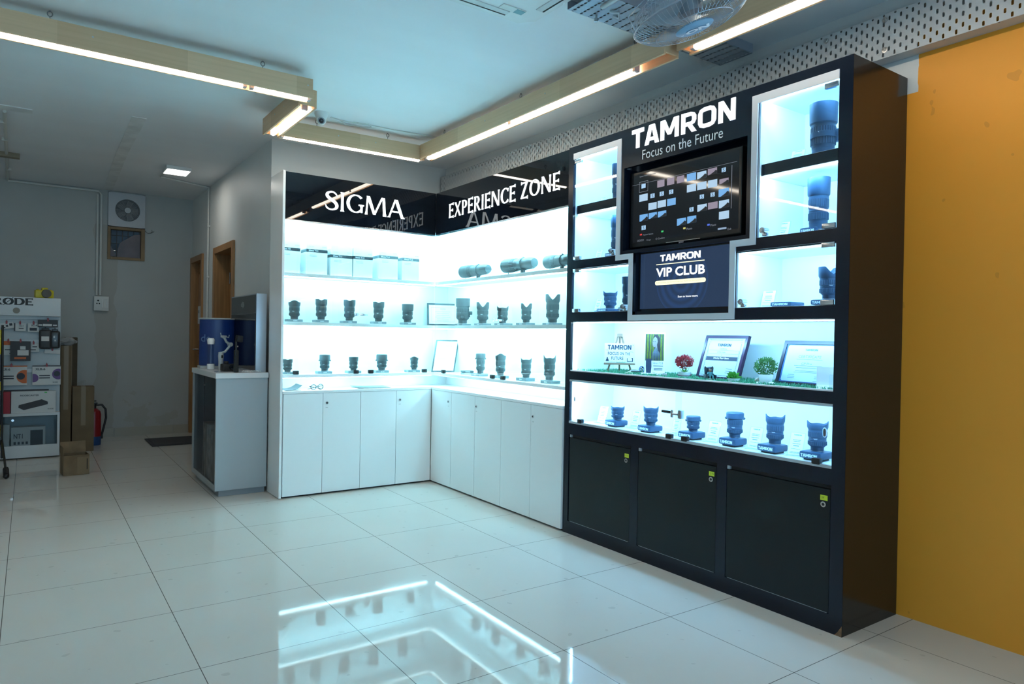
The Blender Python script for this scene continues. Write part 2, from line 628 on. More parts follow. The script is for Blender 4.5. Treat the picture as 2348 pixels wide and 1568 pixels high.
# doors off the hall
m_wood = mat('door_wood', (0.34, 0.17, 0.06), 0.4, var=(3, 0.22), stretch=(14, 14, 0.8))
m_steel = mat('steel', (0.55, 0.55, 0.55), 0.3, 1.0)


def hall_door(n, y0, y1, leaf):
    d = bpy.data.objects.new('door_%d' % n, None)
    d.location = (XH, y0, 0)
    COL.objects.link(d)
    tag(d, kind='structure')
    L = y1 - y0
    f = B()
    for a, b_, z0, z1 in ((0, .065, 0, DZ), (L - .065, L, 0, DZ), (0.065, L - .065, DZ - .065, DZ)):
        f.box(-0.022, 0.15, a, b_, z0, z1, 0.004)
    f.build('frame', m_wood, d)
    if leaf == 'open':
        lf = B().box(.155, .93, L - .10, L - .068, .01, DZ - .075, .003).build('leaf', m_wood, d)
        h = B()
        for z in (0.3, 1.72):
            h.box(.125, .185, L - .106, L - .1005, z, z + .12, .001)
            h.cyl((.153, L - .106, z), (.153, L - .106, z + .12), .007, 8)
        h.build('hinge', m_steel, lf)
    else:
        lf = B().box(.06, .095, .068, L - .068, .01, DZ - .068, .003)
        for z0, z1 in ((.15, .95), (1.1, 1.9)):
            lf.box(.05, .0605, .16, L - .16, z0, z1, .012)
        lf.build('leaf', m_wood, d)
        B().tube([(.06, L - .13, 1.0), (.0, L - .13, 1.0), (.0, L - .25, 1.0)], .009).build('handle', m_steel, d, 40)
    return d


hall_door(1, DN[0], DN[1], 'open')
hall_door(2, DF[0], DF[1], 'shut')

# small barred window under the exhaust fan
wn = bpy.data.objects.new('window_1', None)
wn.location = (WX0, YF, WZ0)
COL.objects.link(wn)
tag(wn, kind='structure')
WW, WH = WX1 - WX0, WZ1 - WZ0
b = B()
for x0, x1, z0, z1 in ((0, .03, 0, WH), (WW - .04, WW, 0, WH), (.03, WW - .04, 0, .03), (.03, WW - .04, WH - .03, WH)):
    b.box(x0, x1, -.015, .08, z0, z1, .003)
b.build('frame', mat('window_wood', (0.24, 0.16, 0.08), 0.6, var=(5, .2)), wn)
m_film = mat('torn_film', (0.06, 0.05, 0.06), 0.35)
q = NT(m_film)
vec, X_, Y_, Z_ = q.xyz()
cl = q.mix(q.noise(vec, 9, 5), (0.035, 0.03, 0.038), (0.13, 0.10, 0.13))
m_film.node_tree.links.new(cl, m_film.node_tree.nodes['Principled BSDF'].inputs['Base Color'])
b = B()
O, U, V, N = Vector((0, .045, 0)), Vector((1, 0, 0)), Vector((0, 0, 1)), Vector((0, 1, 0))
b.prism([(.1, .03), (WW - .04, .03), (WW - .04, .31), (.27, .30), (.13, .2), (.105, .12)], O, U, V, N, .002)
b.prism([(.03, .03), (.095, .05), (.03, .17)], O, U, V, N, .002)
b.build('film', m_film, wn)
b = B()
for k in range(6):
    b.cyl((.04 + k * .057, .06, .03), (.04 + k * .057, .06, WH - .03), .0035, 6)
for k in range(3):
    b.cyl((.03, .064, .1 + k * .09), (WW - .04, .064, .1 + k * .09), .0035, 6)
b.build('bars', mat('iron_bar', (0.12, 0.11, 0.10), 0.6), wn)
B().box(.03, WW - .04, .084, .088, .03, WH - .03).build('pane', glass('window_glass', (.85, .9, .92)), wn)
# what the window looks out on: a plastered light well
struct('wall_lightwell', B().box(-2.6, -1.2, 4.75, 4.8, 1.2, 3.6), mat('lightwell_plaster', (0.60, 0.62, 0.68), 0.8, var=(3, .3)))

# ------------------------------------------------------------------ shared finishes
m_white = mat('white_laminate', (0.80, 0.82, 0.82), 0.25)
m_lining = mat('white_lining', (0.80, 0.81, 0.81), 0.35)
m_black = mat('black_gloss', (0.004, 0.006, 0.010), 0.015, bump=(3.0, 0.012))
m_blkdoor = mat('black_laminate', (0.006, 0.010, 0.012), 0.32, spec=.34)
m_wenge = mat('dark_brown_gloss', (0.010, 0.008, 0.007), 0.16, spec=.4)
m_navy = mat('black_frame_gloss', (0.004, 0.008, 0.018), 0.2, spec=.4)
m_gap = mat('dark_gap', (0.012, 0.012, 0.012), 0.7)
m_chrome = mat('chrome', (0.7, 0.7, 0.72), 0.18, 1.0)
m_clip = mat('black_clip', (0.015, 0.015, 0.016), 0.35)
m_glow = mat('lit_letter', (0.9, 0.95, 1.0), 0.4, emit=(0.92, 0.98, 1.0), es=1.3)
m_glass = glass('case_glass', (0.95, 0.985, 0.98))
CYAN = (0.30, 0.80, 1.0)
BLUE = (0.24, 0.60, 1.0)
m_ledc = mat('led_strip_cyan', (0.8, 0.95, 1), 0.5, emit=(0.75, 0.97, 1.0), es=9)
m_ledb = mat('led_strip_blue', (0.8, 0.95, 1), 0.5, emit=(0.62, 0.90, 1.0), es=9)
AX, AY = Vector((1, 0, 0)), Vector((0, 1, 0))
AZ = Vector((0, 0, 1))


def strip(parent, name, m, p0, p1, col, power, aim, wd=0.009):
    """A LED strip and the light it gives: a thin bar from p0 to p1 with an area light just off its face."""
    p0, p1 = Vector(p0), Vector(p1)
    d = p1 - p0
    b = B()
    lo, hi = [min(a, c) for a, c in zip(p0, p1)], [max(a, c) for a, c in zip(p0, p1)]
    b.box(lo[0] - wd / 2, hi[0] + wd / 2, lo[1] - wd / 2, hi[1] + wd / 2, lo[2] - .003, hi[2] + .003)
    o = b.build(name, m, parent)
    o.matrix_parent_inverse = Matrix.Translation(-parent.location)
    aim = Vector(aim).normalized()
    z = -aim
    x = d.normalized()
    y = z.cross(x)
    l = bpy.data.lights.new(name + '_light', 'AREA')
    l.shape = 'RECTANGLE'
    l.size, l.size_y, l.energy, l.color = d.length, 0.02, power, col
    lo_ = bpy.data.objects.new(name + '_light', l)
    c = (p0 + p1) / 2 + aim * (wd / 2 + .004)
    lo_.matrix_world = Matrix(((x.x, y.x, z.x, c.x), (x.y, y.y, z.y, c.y), (x.z, y.z, z.z, c.z), (0, 0, 0, 1)))
    COL.objects.link(lo_)
    return o


def keep(o):
    """Parts built in world coordinates under a thing that has a location of its own."""
    o.matrix_parent_inverse = Matrix.Translation(-o.parent.location)
    return o


# ------------------------------------------------------------------ white corner showcase, left leg
ZT, ZL, ZB, ZM, ZU, ZF, ZTOP = 0.768, 0.786, 0.905, 1.30, 1.665, 2.055, 2.40
XL, XC = -1.232, 0.012                          # left end, front of the right leg
YD, XD = 0.285, 0.31                            # inner back faces
YG, XG = 0.043, 0.049                           # glass and sign fronts
YE = -1.722                                     # near end of the right leg
c1 = thing('display_cabinet', 'white corner showcase leg facing the camera, with four white doors below', 'display cabinet', (-0.6, 0.15, 0))
P = lambda b, n, m, par=None, sm=None: (keep(b.build(n, m, c1 if par is None else par, sm)))
P(B().box(XL, XL + .018, 0, .31, 0.004, ZTOP, .0015), 'side_panel', m_white)
P(B().box(XL + .02, XC - .002, .019, YD + .02, .012, ZL - .02), 'carcass', m_white)
P(B().box(XL + .02, XC - .05, .03, .25, 0.001, .012), 'plinth', m_gap)
dx = [-1.208, -.911, -.609, -.306, .0105]
for k in range(4):
    d = P(B().box(dx[k] + .0015, dx[k + 1] - .0015, 0, .018, .014, ZT - .002, .001), 'door', m_white)
    if k in (1, 3):
        z = .692
        lk = B()
        lk.cyl((dx[k] + .03, 0, z), (dx[k] + .03, -.006, z), .010, 16)
        lk = lk.build('lock', m_chrome, d, 40)
        B().cyl((dx[k] + .03, -.006, z), (dx[k] + .03, -.0068, z), .005, 12).build('keyhole', m_gap, d, 40)
        bt = B()
        rect(bt, frame((dx[k] + .03, 0, z - .035), AX, AZ), -.009, .009, -.003, .003)
        bt.build('number_tag', mat('tag_grey', (.5, .52, .52), .5), d)
P(B().box(XL + .018, XD, YD, YD + .018, ZL, ZTOP - .02), 'back_panel', m_lining)
P(B().box(XL + .018, XD, YG + .004, YD + .018, ZTOP - .02, ZTOP), 'top_panel', m_white)
P(B().box(XL + .018, XD, YG - .001, YD, ZB - .022, ZB, .001), 'bottom_board', m_white)
P(B().box(XL + .018, XD, YG + .035, YD, ZM - .026, ZM, .001), 'shelf', m_lining)
P(B().box(XL + .018, XD, YG + .035, YD, ZU - .026, ZU, .001), 'shelf', m_lining)
P(B().box(XL + .019, XD, YG + .02, YD, ZF + .02, ZF + .03), 'ceiling_board', m_lining)
fa = P(B().box(XL + .0185, XG - .0005, YG, YG + .018, ZF, ZTOP + .002, .001), 'sign_board', m_black)
b = B()
M1 = frame((0, YG - .0005, 0), AX, AZ)
pa, pb = at_y(746, 437, YG), at_y(928, 502, YG)
zb, zt_ = (at_y(757, 482, YG).z + at_y(928, 502, YG).z) / 2, (at_y(762, 437, YG).z + at_y(905, 459, YG).z) / 2
glyphs(b, SERIF, 'SIGMA', M1, pa.x, zb, pb.x - pa.x, zt_ - zb, .003, thin=.85, gap=.05)
P(b, 'lettering', m_glow)['label'] = 'lit white serif letters'
P(B().box(XL + .02, XG, YG + .001, YG + .03, ZF - .012, ZF, .001), 'sign_rail', m_chrome)
xs = -.612
for x0, x1 in ((XL + .022, xs - .0015), (xs + .0015, XG - .001)):
    g = P(B().box(x0, x1, YG + .006, YG + .012, ZB + .002, ZF - .012), 'glass_door', m_glass)
    for xc in ((at_y(679, 849, YG).x, at_y(817, 849, YG).x) if x0 < -1 else (at_y(851, 849, YG).x, at_y(974, 849, YG).x)):
        B().box(xc - .022, xc + .022, YG - .004, YG + .02, ZB + .001, ZB + .03, .006).build('clamp', m_clip, g, 40)
    if x0 < -1:
        z = at_y(835, 722, YG).z
        lk = B().cyl((xs + .02, YG - .022, z), (xs + .02, YG + .005, z), .009, 12).box(xs + .012, xs + .075, YG + .013, YG + .019, z - .006, z + .006, .002)
        lk.box(xs - .05, xs - .018, YG - .022, YG - .018, z - .012, z + .012, .004).cyl((xs - .018, YG - .02, z), (xs + .02, YG - .02, z), .003, 6)
        lk.build('lock', m_chrome, g, 40)
strip(c1, 'led_strip', m_ledc, (XL + .03, YG + .024, ZF + .012), (XG - .01, YG + .024, ZF + .012), CYAN, LEDC * 1.2, (0, 1, -.8))
strip(c1, 'led_strip', m_ledc, (XL + .03, YG + .04, ZU - .030), (XG + .02, YG + .04, ZU - .030), CYAN, LEDC * .30, (0, 1, -.8))
strip(c1, 'led_strip', m_ledc, (XL + .03, YG + .04, ZM - .030), (XG + .02, YG + .04, ZM - .030), CYAN, LEDC * .50, (0, 1, -.8))
strip(c1, 'led_strip', m_ledc, (XL + .03, YG + .06, ZB - .026), (XG, YG + .06, ZB - .026), CYAN, LEDC * .14, (0, .15, -1))

# ------------------------------------------------------------------ white corner showcase, right leg
c2 = thing('display_cabinet', 'white corner showcase leg under the EXPERIENCE ZONE sign, with five white doors', 'display cabinet', (.2, -.9, 0))
P2 = lambda b, n, m, par=None, sm=None: (keep(b.build(n, m, c2 if par is None else par, sm)))
P2(B().box(XC + .019, XD + .02, YE, .017, .012, ZL - .02), 'carcass', m_white)
P2(B().box(XC + .03, .27, YE, -.01, .001, .012), 'plinth', m_gap)
dy = [-.002, -.332, -.685, -1.037, -1.390, YE]
for k in range(5):
    d = P2(B().box(XC, XC + .018, dy[k + 1] + .0015, dy[k] - .0015, .014, ZT - .002, .001), 'door', m_white)
    yl = {0: -.288, 2: -.708, 4: -1.416}.get(k)
    if yl:
        z = .69
        B().cyl((XC, yl, z), (XC - .006, yl, z), .010, 16).build('lock', m_chrome, d, 40)
        B().cyl((XC - .006, yl, z), (XC - .0068, yl, z), .005, 12).build('keyhole', m_gap, d, 40)
        bt = B()
        rect(bt, frame((XC, yl, z - .035), -AY, AZ), -.009, .009, -.003, .003)
        bt.build('number_tag', mat('tag_grey', (.5, .52, .52), .5), d)
P2(B().box(XD, XD + .018, YE, YD - .001, ZL, ZTOP - .02), 'back_panel', m_lining)
P2(B().box(XG + .004, XD + .018, YE, YG + .003, ZTOP - .02, ZTOP), 'top_panel', m_white)
P2(B().box(XG - .001, XD, YE, YG - .002, ZB - .022, ZB, .001), 'bottom_board', m_white)
P2(B().box(XG + .035, XD, YE, YG + .034, ZM - .026, ZM, .001), 'shelf', m_lining)
P2(B().box(XG + .035, XD, YE, YG + .034, ZU - .026, ZU, .001), 'shelf', m_lining)
P2(B().box(XG + .02, XD, YE, YG + .019, ZF + .02, ZF + .03), 'ceiling_board', m_lining)
P2(B().box(XG, XG + .018, YE, YG - .001, ZF, ZTOP + .002, .001), 'sign_board', m_black)
b = B()
M2 = frame((XG - .0005, 0, 0), -AY, AZ)
pa, pb = at_x(1030, 501, XG), at_x(1284, 433, XG)
zb, zt_ = (pa.z + pb.z) / 2, (at_x(1031, 466, XG).z + at_x(1283, 397, XG).z) / 2
glyphs(b, SERIF, 'EXPERIENCE ZONE', M2, -pa.y, zb, pa.y - pb.y, zt_ - zb, .003, thin=.90, gap=.10)
P2(b, 'lettering', m_glow)['label'] = 'lit white serif letters'
P2(B().box(XG + .001, XG + .03, YE, YG, ZF - .012, ZF, .001), 'sign_rail', m_chrome)
ys_ = -.943
for y0, y1 in ((ys_ + .0015, YG + .004), (YE + .002, ys_ - .0015)):
    g = P2(B().box(XG + .006, XG + .012, y0, y1, ZB + .002, ZF - .012), 'glass_door', m_glass)
    for px, py in (((1015, 848), (1127, 860)) if y1 > 0 else ((1151, 862),)):
        yc = at_x(px, py, XG).y
        B().box(XG - .004, XG + .02, yc - .022, yc + .022, ZB + .001, ZB + .03, .006).build('clamp', m_clip, g, 40)
    if y1 > 0:
        z = at_x(1140, 734, XG).z
        lk = B().cyl((XG - .02, ys_ - .012, z), (XG + .005, ys_ - .012, z), .009, 12).box(XG + .013, XG + .019, ys_ - .03, ys_ + .05, z - .006, z + .006, .002)
        lk.box(XG - .022, XG - .018, ys_ + .03, ys_ + .065, z - .012, z + .012, .004).cyl((XG - .02, ys_ + .03, z), (XG - .02, ys_ - .012, z), .003, 6)
        lk.build('lock', m_chrome, g, 40)
strip(c2, 'led_strip', m_ledc, (XG + .024, YE + .02, ZF + .012), (XG + .024, YG, ZF + .012), CYAN, LEDC * 1.7, (1, 0, -.8))
strip(c2, 'led_strip', m_ledc, (XG + .04, YE + .02, ZU - .030), (XG + .04, YG + .02, ZU - .030), CYAN, LEDC * .42, (1, 0, -.8))
strip(c2, 'led_strip', m_ledc, (XG + .04, YE + .02, ZM - .030), (XG + .04, YG + .02, ZM - .030), CYAN, LEDC * .68, (1, 0, -.8))
strip(c2, 'led_strip', m_ledc, (XG + .06, YE + .02, ZB - .026), (XG + .06, YG, ZB - .026), CYAN, LEDC * .2, (.15, 0, -1))

# the counter ledge that runs round the corner above the doors
b = B()
b.prism([(XL + .019, -.002), (XC - .002, -.002), (XC - .002, YE), (XD - .001, YE), (XD - .001, YD - .001), (XL + .019, YD - .001)], Vector((0, 0, ZL - .018)), AX, AY, AZ, .018)
tag(b.build('worktop', m_white), 'white L-shaped counter ledge running above the white cupboard doors', 'counter')

# ------------------------------------------------------------------ tall black cabinet
TX, TB = .025, XR - .006                         # front, back
T0, T1, TH = -1.726, -3.547, 2.40
S0, S1 = -1.772, -3.488                          # inner edges of the stiles
ct = thing('display_cabinet', 'tall black cabinet with big lit letters, lit glass compartments and three black doors', 'display cabinet', (.25, -2.64, 0))
PT = lambda b, n, m, par=None, sm=None: (keep(b.build(n, m, ct if par is None else par, sm)))
# face frame: (y0, y1, z0, z1)
b = B()
for y0, y1, z0, z1 in ((T0, S0, 0, TH), (S1, T1, 0, TH), (S0, S1, 2.357, TH), (-2.198, -3.064, 2.181, 2.357), (-2.198, -2.219, 1.694, 2.181), (-3.041, -3.064, 1.694, 2.181),
                       (-2.219, -3.041, 1.694, 1.714), (S0, -2.27, 1.641, 1.693), (-2.989, S1, 1.640, 1.694), (S0, -2.272, 1.316, 1.371), (-2.987, S1, 1.316, 1.371),
                       (-2.272, -2.987, 1.316, 1.3195), (S0, S1, .958, 1.009), (S0, S1, .617, .686), (S0, S1, 0, .078), (-2.312, -2.370, .078, .617), (-2.902, -2.960, .078, .617)):
    b.box(TX, TX + .02, y0, y1, z0, z1)
PT(b, 'face_frame', m_navy)
PT(B().box(TX + .001, TB, T1 - .0005, T1 + .02, .0, TH + .0005), 'side_panel', m_wenge)
PT(B().box(TX + .0202, TB, T0 - .02, T0, 0, TH), 'side_panel', m_navy)
PT(B().box(TX + .0202, TB, T1 + .02, T0 - .02, TH - .02, TH - .0005), 'top_panel', m_navy)
PT(B().box(TB - .012, TB, T1 + .02, T0 - .02, .08, TH - .02), 'back_panel', m_navy)
PT(B().box(TX + .03, TB - .012, T1 + .02, T0 - .02, .02, .61), 'carcass', m_blkdoor)
# decks between compartments and the block behind the screens
b = B()
for y0, y1, z0, z1 in ((S0 + .026, -2.27, 1.643, 1.691), (-2.989, S1 - .026, 1.642, 1.692), (S0 + .026, S1 - .026, 1.318, 1.369), (S0 + .026, S1 - .026, .960, 1.0), (S0 + .026, S1 - .026, .63, .684)):
    b.box(TX + .0202, TB - .013, y0, y1, z0, z1)
b.box(TX + .08, TB - .013, -2.2, -3.06, 1.70, 2.35).box(TX + .08, TB - .013, -2.305, -2.952, 1.37, 1.70)
b.box(TX + .0202, TX + .08, -2.1995, -2.2185, 1.715, 2.18).box(TX + .0202, TX + .08, -3.0415, -3.0625, 1.715, 2.18)
b.box(TX + .0202, TX + .08, -2.2825, -2.3045, 1.35, 1.70)
PT(b, 'deck', m_navy)
# white trim that outlines the screens and the glass compartments
b = B()
trim = [(-1.775, 2.355), (-2.197, 2.355), (-2.197, 1.6935), (-2.303, 1.6935), (-2.303, 1.3495), (-2.955, 1.3495), (-2.955, 1.6945), (-3.066, 1.6945), (-3.066, 2.355), (S1, 2.355),
        (S1, 2.316), (-3.098, 2.316), (-3.098, 1.6625), (-2.988, 1.6625), (-2.988, 1.3185), (-2.271, 1.3185), (-2.271, 1.6625), (-2.164, 1.6625), (-2.164, 2.318), (-1.775, 2.318)]
segs = [(0, 1, 18, 19), (1, 2, 17, 18), (2, 3, 16, 17), (3, 4, 15, 16), (4, 5, 14, 15), (5, 6, 13, 14), (6, 7, 12, 13), (7, 8, 11, 12), (8, 9, 10, 11)]
for sg in segs:
    b.prism([trim[i] for i in sg], Vector((TX - .005, 0, 0)), AY, AZ, AX, .0055)
PT(b, 'white_trim', mat('trim_white', (.62, .68, .74), .4))
# linings, floor and roof of every lit compartment
C_ = [(S0 + .005, -2.165, 1.694, 2.34, 0), (S0 + .005, -2.272, 1.371, 1.640, 1), (-3.097, S1 - .005, 1.695, 2.34, 2), (-2.987, S1 - .005, 1.371, 1.638, 3),
      (S0 + .005, S1 - .005, 1.0, 1.316, 4), (S0 + .005, S1 - .005, .6845, .957, 5)]
XBK = .40
b = B()
for y0, y1, z0, z1, k in C_:
    b.box(XBK, XBK + .01, y0, y1, z0, z1)
    b.box(TX + .021, XBK, y0, y0 + .01, z0, z1).box(TX + .021, XBK, y1 - .01, y1, z0, z1)
    b.box(TX + .021, XBK, y0, y1, z1 - .0035, z1 - .0005)
    b.box(TX + .021, XBK, y0, y1, z0 + .0003, z0 + .0033)
PT(b, 'lining', m_lining)
for y0, y1 in ((S0 - .005, -2.165), (-3.099, S1 - .002)):
    sh = PT(B().box(TX + .03, XBK, y0, y1, 1.985, 2.036), 'shelf', m_navy)
    B().box(TX + .034, XBK, y0 - .001, y1 + .001, 2.0362, 2.038).box(TX + .034, XBK, y0 - .001, y1 + .001, 1.982, 1.9848).build('shelf_lining', m_lining, sh)
PT(B().box(TX - .002, TX + .021, S0, S1, .9462, .9575).box(TX - .002, TX + .021, S0, S1, .6865, .700), 'rail', mat('grey_rail', (.42, .47, .50), .35))
PT(B().box(TX + .002, TX + .021, S0, S1, 1.0095, 1.0165), 'edge_strip', mat('edge_white', (.85, .88, .9), .4))
b = B().prism([(-3.5465, .0), (-3.516, .0), (-3.530, .018), (-3.5465, .046)], Vector((TX - .0006, 0, 0)), AY, AZ, AX, .0012)
PT(b, 'chipped_corner', mat('bare_chipboard', (.22, .12, .06), .8, var=(60, .4)))
# doors with their finger slot, lock and label
for k, (y0, y1) in enumerate(((-1.780, -2.311), (-2.371, -2.901), (-2.961, -3.487))):
    d = PT(B().box(TX + .001, TX + .019, y1 + .0015, y0 - .0015, .0805, .598, .001), 'door', m_blkdoor)
    keep(B().box(TX + .012, TX + .02, y1, y0, .600, .616).build('finger_slot', m_gap, ct))
    B().box(TX + .0005, TX + .012, y0 - .017, y0 - .002, .6005, .6165).build('slot_end', mat('slot_grey', (.32, .35, .38), .5), d)
    yl, zl = y1 + .030, .5325
    B().cyl((TX + .001, yl, zl), (TX - .005, yl, zl), .012, 20).build('lock', m_chrome, d, 40)
    B().cyl((TX - .005, yl, zl), (TX - .006, yl, zl), .006, 14).build('keyhole', m_gap, d, 40)
    fr = frame((TX + .0005, yl, zl), -AY, AZ)
    bt = B()
    rect(bt, fr, -.016, .017, .016, .038, .0008)
    lb = bt.build('label_tag', mat('lime_sticker', (.62, .74, .03), .5), d)
    bt = B()
    write(bt, ('1TV', '2 TV', '3Y')[k], fr, -.010, .023, height=.009, lift=.0014)
    bt.build('lettering', mat('pen_ink', (.05, .06, .03), .6), lb)
    keep(B().box(TX + .003, TX + .0195, y1 + .01, y0 - .01, .0783, .0802).build('door_edge', mat('door_edge_white', (.6, .62, .62), .5), ct))
# sign
b = B()
MT = frame((TX - .0005, 0, 0), -AY, AZ)
glyphs(b, BOLD, 'TAMRON', MT, 2.279, 2.275, .692, .105, .003, thin=.88, gap=.03)
PT(b, 'lettering', m_glow)['label'] = 'lit white block letters'
b = B()
write(b, 'Focus on the Future', MT, 2.36, 2.203, .54, .052)
PT(b, 'lettering', mat('tagline_white', (.75, .78, .80), .5))
# glass of the hinged compartments
m_tglass = glass('cabinet_glass', (.93, .985, 1.0))
for y0, y1, z0, z1, hs in ((S0 - .002, -2.163, 1.696, 2.316, 'L'), (S0 - .002, -2.269, 1.643, 1.372, 'L'), (-3.1, S1 + .002, 1.697, 2.313, 'R'), (-2.99, S1 + .002, 1.64, 1.373, 'R')):
    z0, z1 = min(z0, z1), max(z0, z1)
    g = PT(B().box(TX + .006, TX + .012, y0 - .003, y1 + .003, z0 + .002, z1 - .002), 'glass_door', m_tglass)
    ye = y0 - .02 if hs == 'L' else y1 + .02
    sg = -1 if hs == 'L' else 1
    for z in (z0 + .012, z1 - .012):
        B().box(TX + .001, TX + .02, ye - sg * .014, ye + sg * .045, z - .011, z + .011, .002).build('hinge', m_chrome, g, 40)
    yl = (y1 + .03) if hs == 'L' else (y0 - .04)
    lk = B().cyl((TX - .016, yl, z0 + .026), (TX + .02, yl, z0 + .026), .014, 16).cyl((TX - .026, yl, z0 + .026), (TX - .016, yl, z0 + .026), .008, 12)
    lk.box(TX - .0, TX + .02, yl - .011, yl + .011, z0 + .002, z0 + .016, .003)
    if z1 - z0 > .1 and not (hs == 'R' and False):
        lk.build('lock', m_chrome, g, 40)
ym = at_x(1560, 950, TX).y
for y0, y1 in ((S0 - .002, ym), (ym + .045, S1 + .002)):
    xo = 0 if y0 > -2 else .008
    g = PT(B().box(TX + .004 + xo, TX + .009 + xo, y1, y0, .702, .945), 'glass_door', m_tglass)
    for px, py in (((1329, 966), (1533, 999)) if y0 > -2 else ((1569, 1005), (1871, 1056))):
        yc = at_x(px, py, TX).y
        B().box(TX - .006, TX + .02, yc - .02, yc + .02, .694, .722, .007).build('clamp', m_clip, g, 40)
    if y0 > -2:
        z = at_x(1540, 948, TX).z
        lk = B().box(TX - .006, TX + .02, ym - .008, ym + .014, z - .022, z + .022, .004).cyl((TX - .004, ym + .014, z), (TX - .004, ym + .05, z), .006, 10)
        lk.box(TX - .008, TX + .0, ym + .046, ym + .062, z - .02, z + .02, .005)
        kk = lk.build('lock', m_steel, g, 40)
        B().box(TX - .007, TX - .003, ym + .062, ym + .125, z + .0, z + .014, .003).build('key', m_clip, kk, 40)
# LED strips
for y0, y1, z, p in ((S0 - .02, -2.15, 2.335, 1.0), (S0 - .02, -2.15, 1.979, .9), (S0 - .02, -2.26, 1.634, 1.0), (-3.11, S1 + .015, 2.335, 1.0), (-3.11, S1 + .015, 1.978, .9), (-3.0, S1 + .015, 1.632, 1.1),
                     (S0 - .015, S1 + .015, 1.310, 2.6), (S0 - .015, S1 + .015, .9515, 2.8)):
    strip(ct, 'led_strip', m_ledb, (TX + .034, y0, z), (TX + .034, y1, z), BLUE, LEDB * p, (1, 0, -.8))
strip(ct, 'led_strip', m_ledb, (TX + .034, S0 - .012, .72), (TX + .034, S0 - .012, .93), BLUE, LEDB * .5, (.3, -1, 0))
strip(ct, 'led_strip', m_ledb, (TX + .034, S0 - .012, 1.03), (TX + .034, S0 - .012, 1.29), BLUE, LEDB * .5, (.3, -1, 0))

# ------------------------------------------------------------------ the two screens
TVX = TX + .04
tv = thing('television', 'black television showing a grid of photo thumbnails in the tall black cabinet', 'television', (TX + .05, -2.61, 1.72))
keep(B().box(TVX, TX + .079, -2.985, -2.235, 1.731, 2.156, .006).build('bezel', mat('tv_plastic', (.008, .009, .010), .25), tv))
b = B()
fr = frame((TVX - .0005, 0, 0), -AY, AZ)
rect(b, fr, 2.252, 2.968, 1.758, 2.140, .0)
sn = keep(b.build('screen', mat('tv_screen', (.006, .007, .009), .05, emit=(.05, .06, .075), es=.09), tv))
th = {'dark': B(), 'text': B()}
TM = {k: mat('thumb_' + k, (.02, .02, .02), .3, emit=c, es=.75) for k, c in (('sky', (.16, .42, .8)), ('pale', (.42, .62, .82)), ('street', (.28, .24, .32)), ('icon', (.38, .62, .88)))}
TM['dark'] = mat('thumb_dark', (.01, .012, .02), .4)
# thumbnails read off the photograph: pixel corners on the screen plane
def th_px(kind, x0, y0, x1, y1, dk=False):
    p, q_ = at_x(x0, y1, TVX), at_x(x1, y0, TVX)
    zc = (at_x((x0 + x1) / 2, (y0 + y1) / 2, TVX)).z
    hh = abs(y1 - y0) * scale_at(p) * .5
    b_ = B()
    rect(b_, fr, -p.y, -q_.y, zc - hh, zc + hh, .0006)
    b_.build('thumbnail', TM[kind], sn)
    if dk:
        b_ = B()
        w_ = p.y - q_.y
        b_.add([(-p.y + w_ * a, zc - hh + 2 * hh * c, .0010) for a, c in ((.2, 0), (1, 0), (1, .48), (.86, .62), (.72, .42), (.5, .22))], [(0, 1, 2, 3, 4, 5)], fr)
        b_.build('thumbnail_shade', TM['dark'], sn)
zx = lambda x, y: (1420 + x / 3.919, 200 + y / 3.919)
def tz(kind, cx, cy, w_, h_, dk=False):
    x, y = zx(cx, cy)
    th_px(kind, x - w_ / 7.838, y - h_ / 7.838, x + w_ / 7.838, y + h_ / 7.838, dk)
for cx, cy in ((375, 865), (463, 845), (552, 827)):
    tz('street', cx, cy, 66, 62)
tz('sky', 650, 805, 84, 66); tz('pale', 742, 788, 84, 62, True); tz('street', 838, 755, 84, 55, True)
for cx, cy in ((650, 905), (743, 885), (840, 865)):
    tz('pale', cx, cy, 84, 66)
tz('street', 942, 842, 84, 44, True)
for cx, cy in ((219, 992), (300, 1068), (383, 1047)):
    tz('pale', cx, cy, 76, 62)
tz('sky', 470, 1030, 78, 62)
tz('sky', 940, 945, 94, 68, True); tz('pale', 942, 1048, 92, 68, True); tz('pale', 942, 1148, 92, 70)
tz('pale', 745, 1082, 86, 60, True); tz('street', 842, 1062, 88, 60)
tz('sky', 220, 1172, 74, 60, True); tz('sky', 302, 1152, 74, 52, True); tz('sky', 385, 1138, 76, 52, True)
tz('sky', 560, 1208, 82, 62, True); tz('sky', 652, 1188, 82, 62, True)
for cx, cy in ((300, 975), (383, 957), (468, 940), (743, 983), (840, 964), (940, 742), (650, 1098), (220, 1262), (219, 888)):
    tz('icon', cx, cy, 38, 38)
for cx, cy in ((300, 975), (383, 957), (468, 940), (743, 983), (840, 964), (940, 742), (650, 1098), (220, 1262)):
    x, y = zx(cx, cy)
    p = at_x(x, y, TVX)
    write(th['dark'], 'S', fr, -p.y - .006, p.z - .009, width=.012, height=.018, lift=.0012)
th['dark'].build('icon_lettering', TM['dark'], sn)
b = th['text']
for cx, cy, s_, hgt in ((185, 800, 'System Volume Information', .010), (215, 1322, 'Playback Options', .010), (605, 1268, 'Photo', .011), (820, 1235, 'Music', .011), (245, 1368, 'Change', .010), (350, 1352, 'Confirm', .010),
                        (975, 1268, 'Exit', .010), (535, 1386, 'SONY', .009), (162, 1374, 'OOOO', .011), (328, 1356, 'O', .011)):
    x, y = zx(cx, cy)
    p = at_x(x, y + 4, TVX)
    write(b, s_, fr, -p.y, p.z, height=hgt)
pz = lambda cx, cy: at_x(*zx(cx, cy), TVX)
p = pz(120, 850)
rect(b, fr, -p.y, 2.955, 2.082, 2.0835)
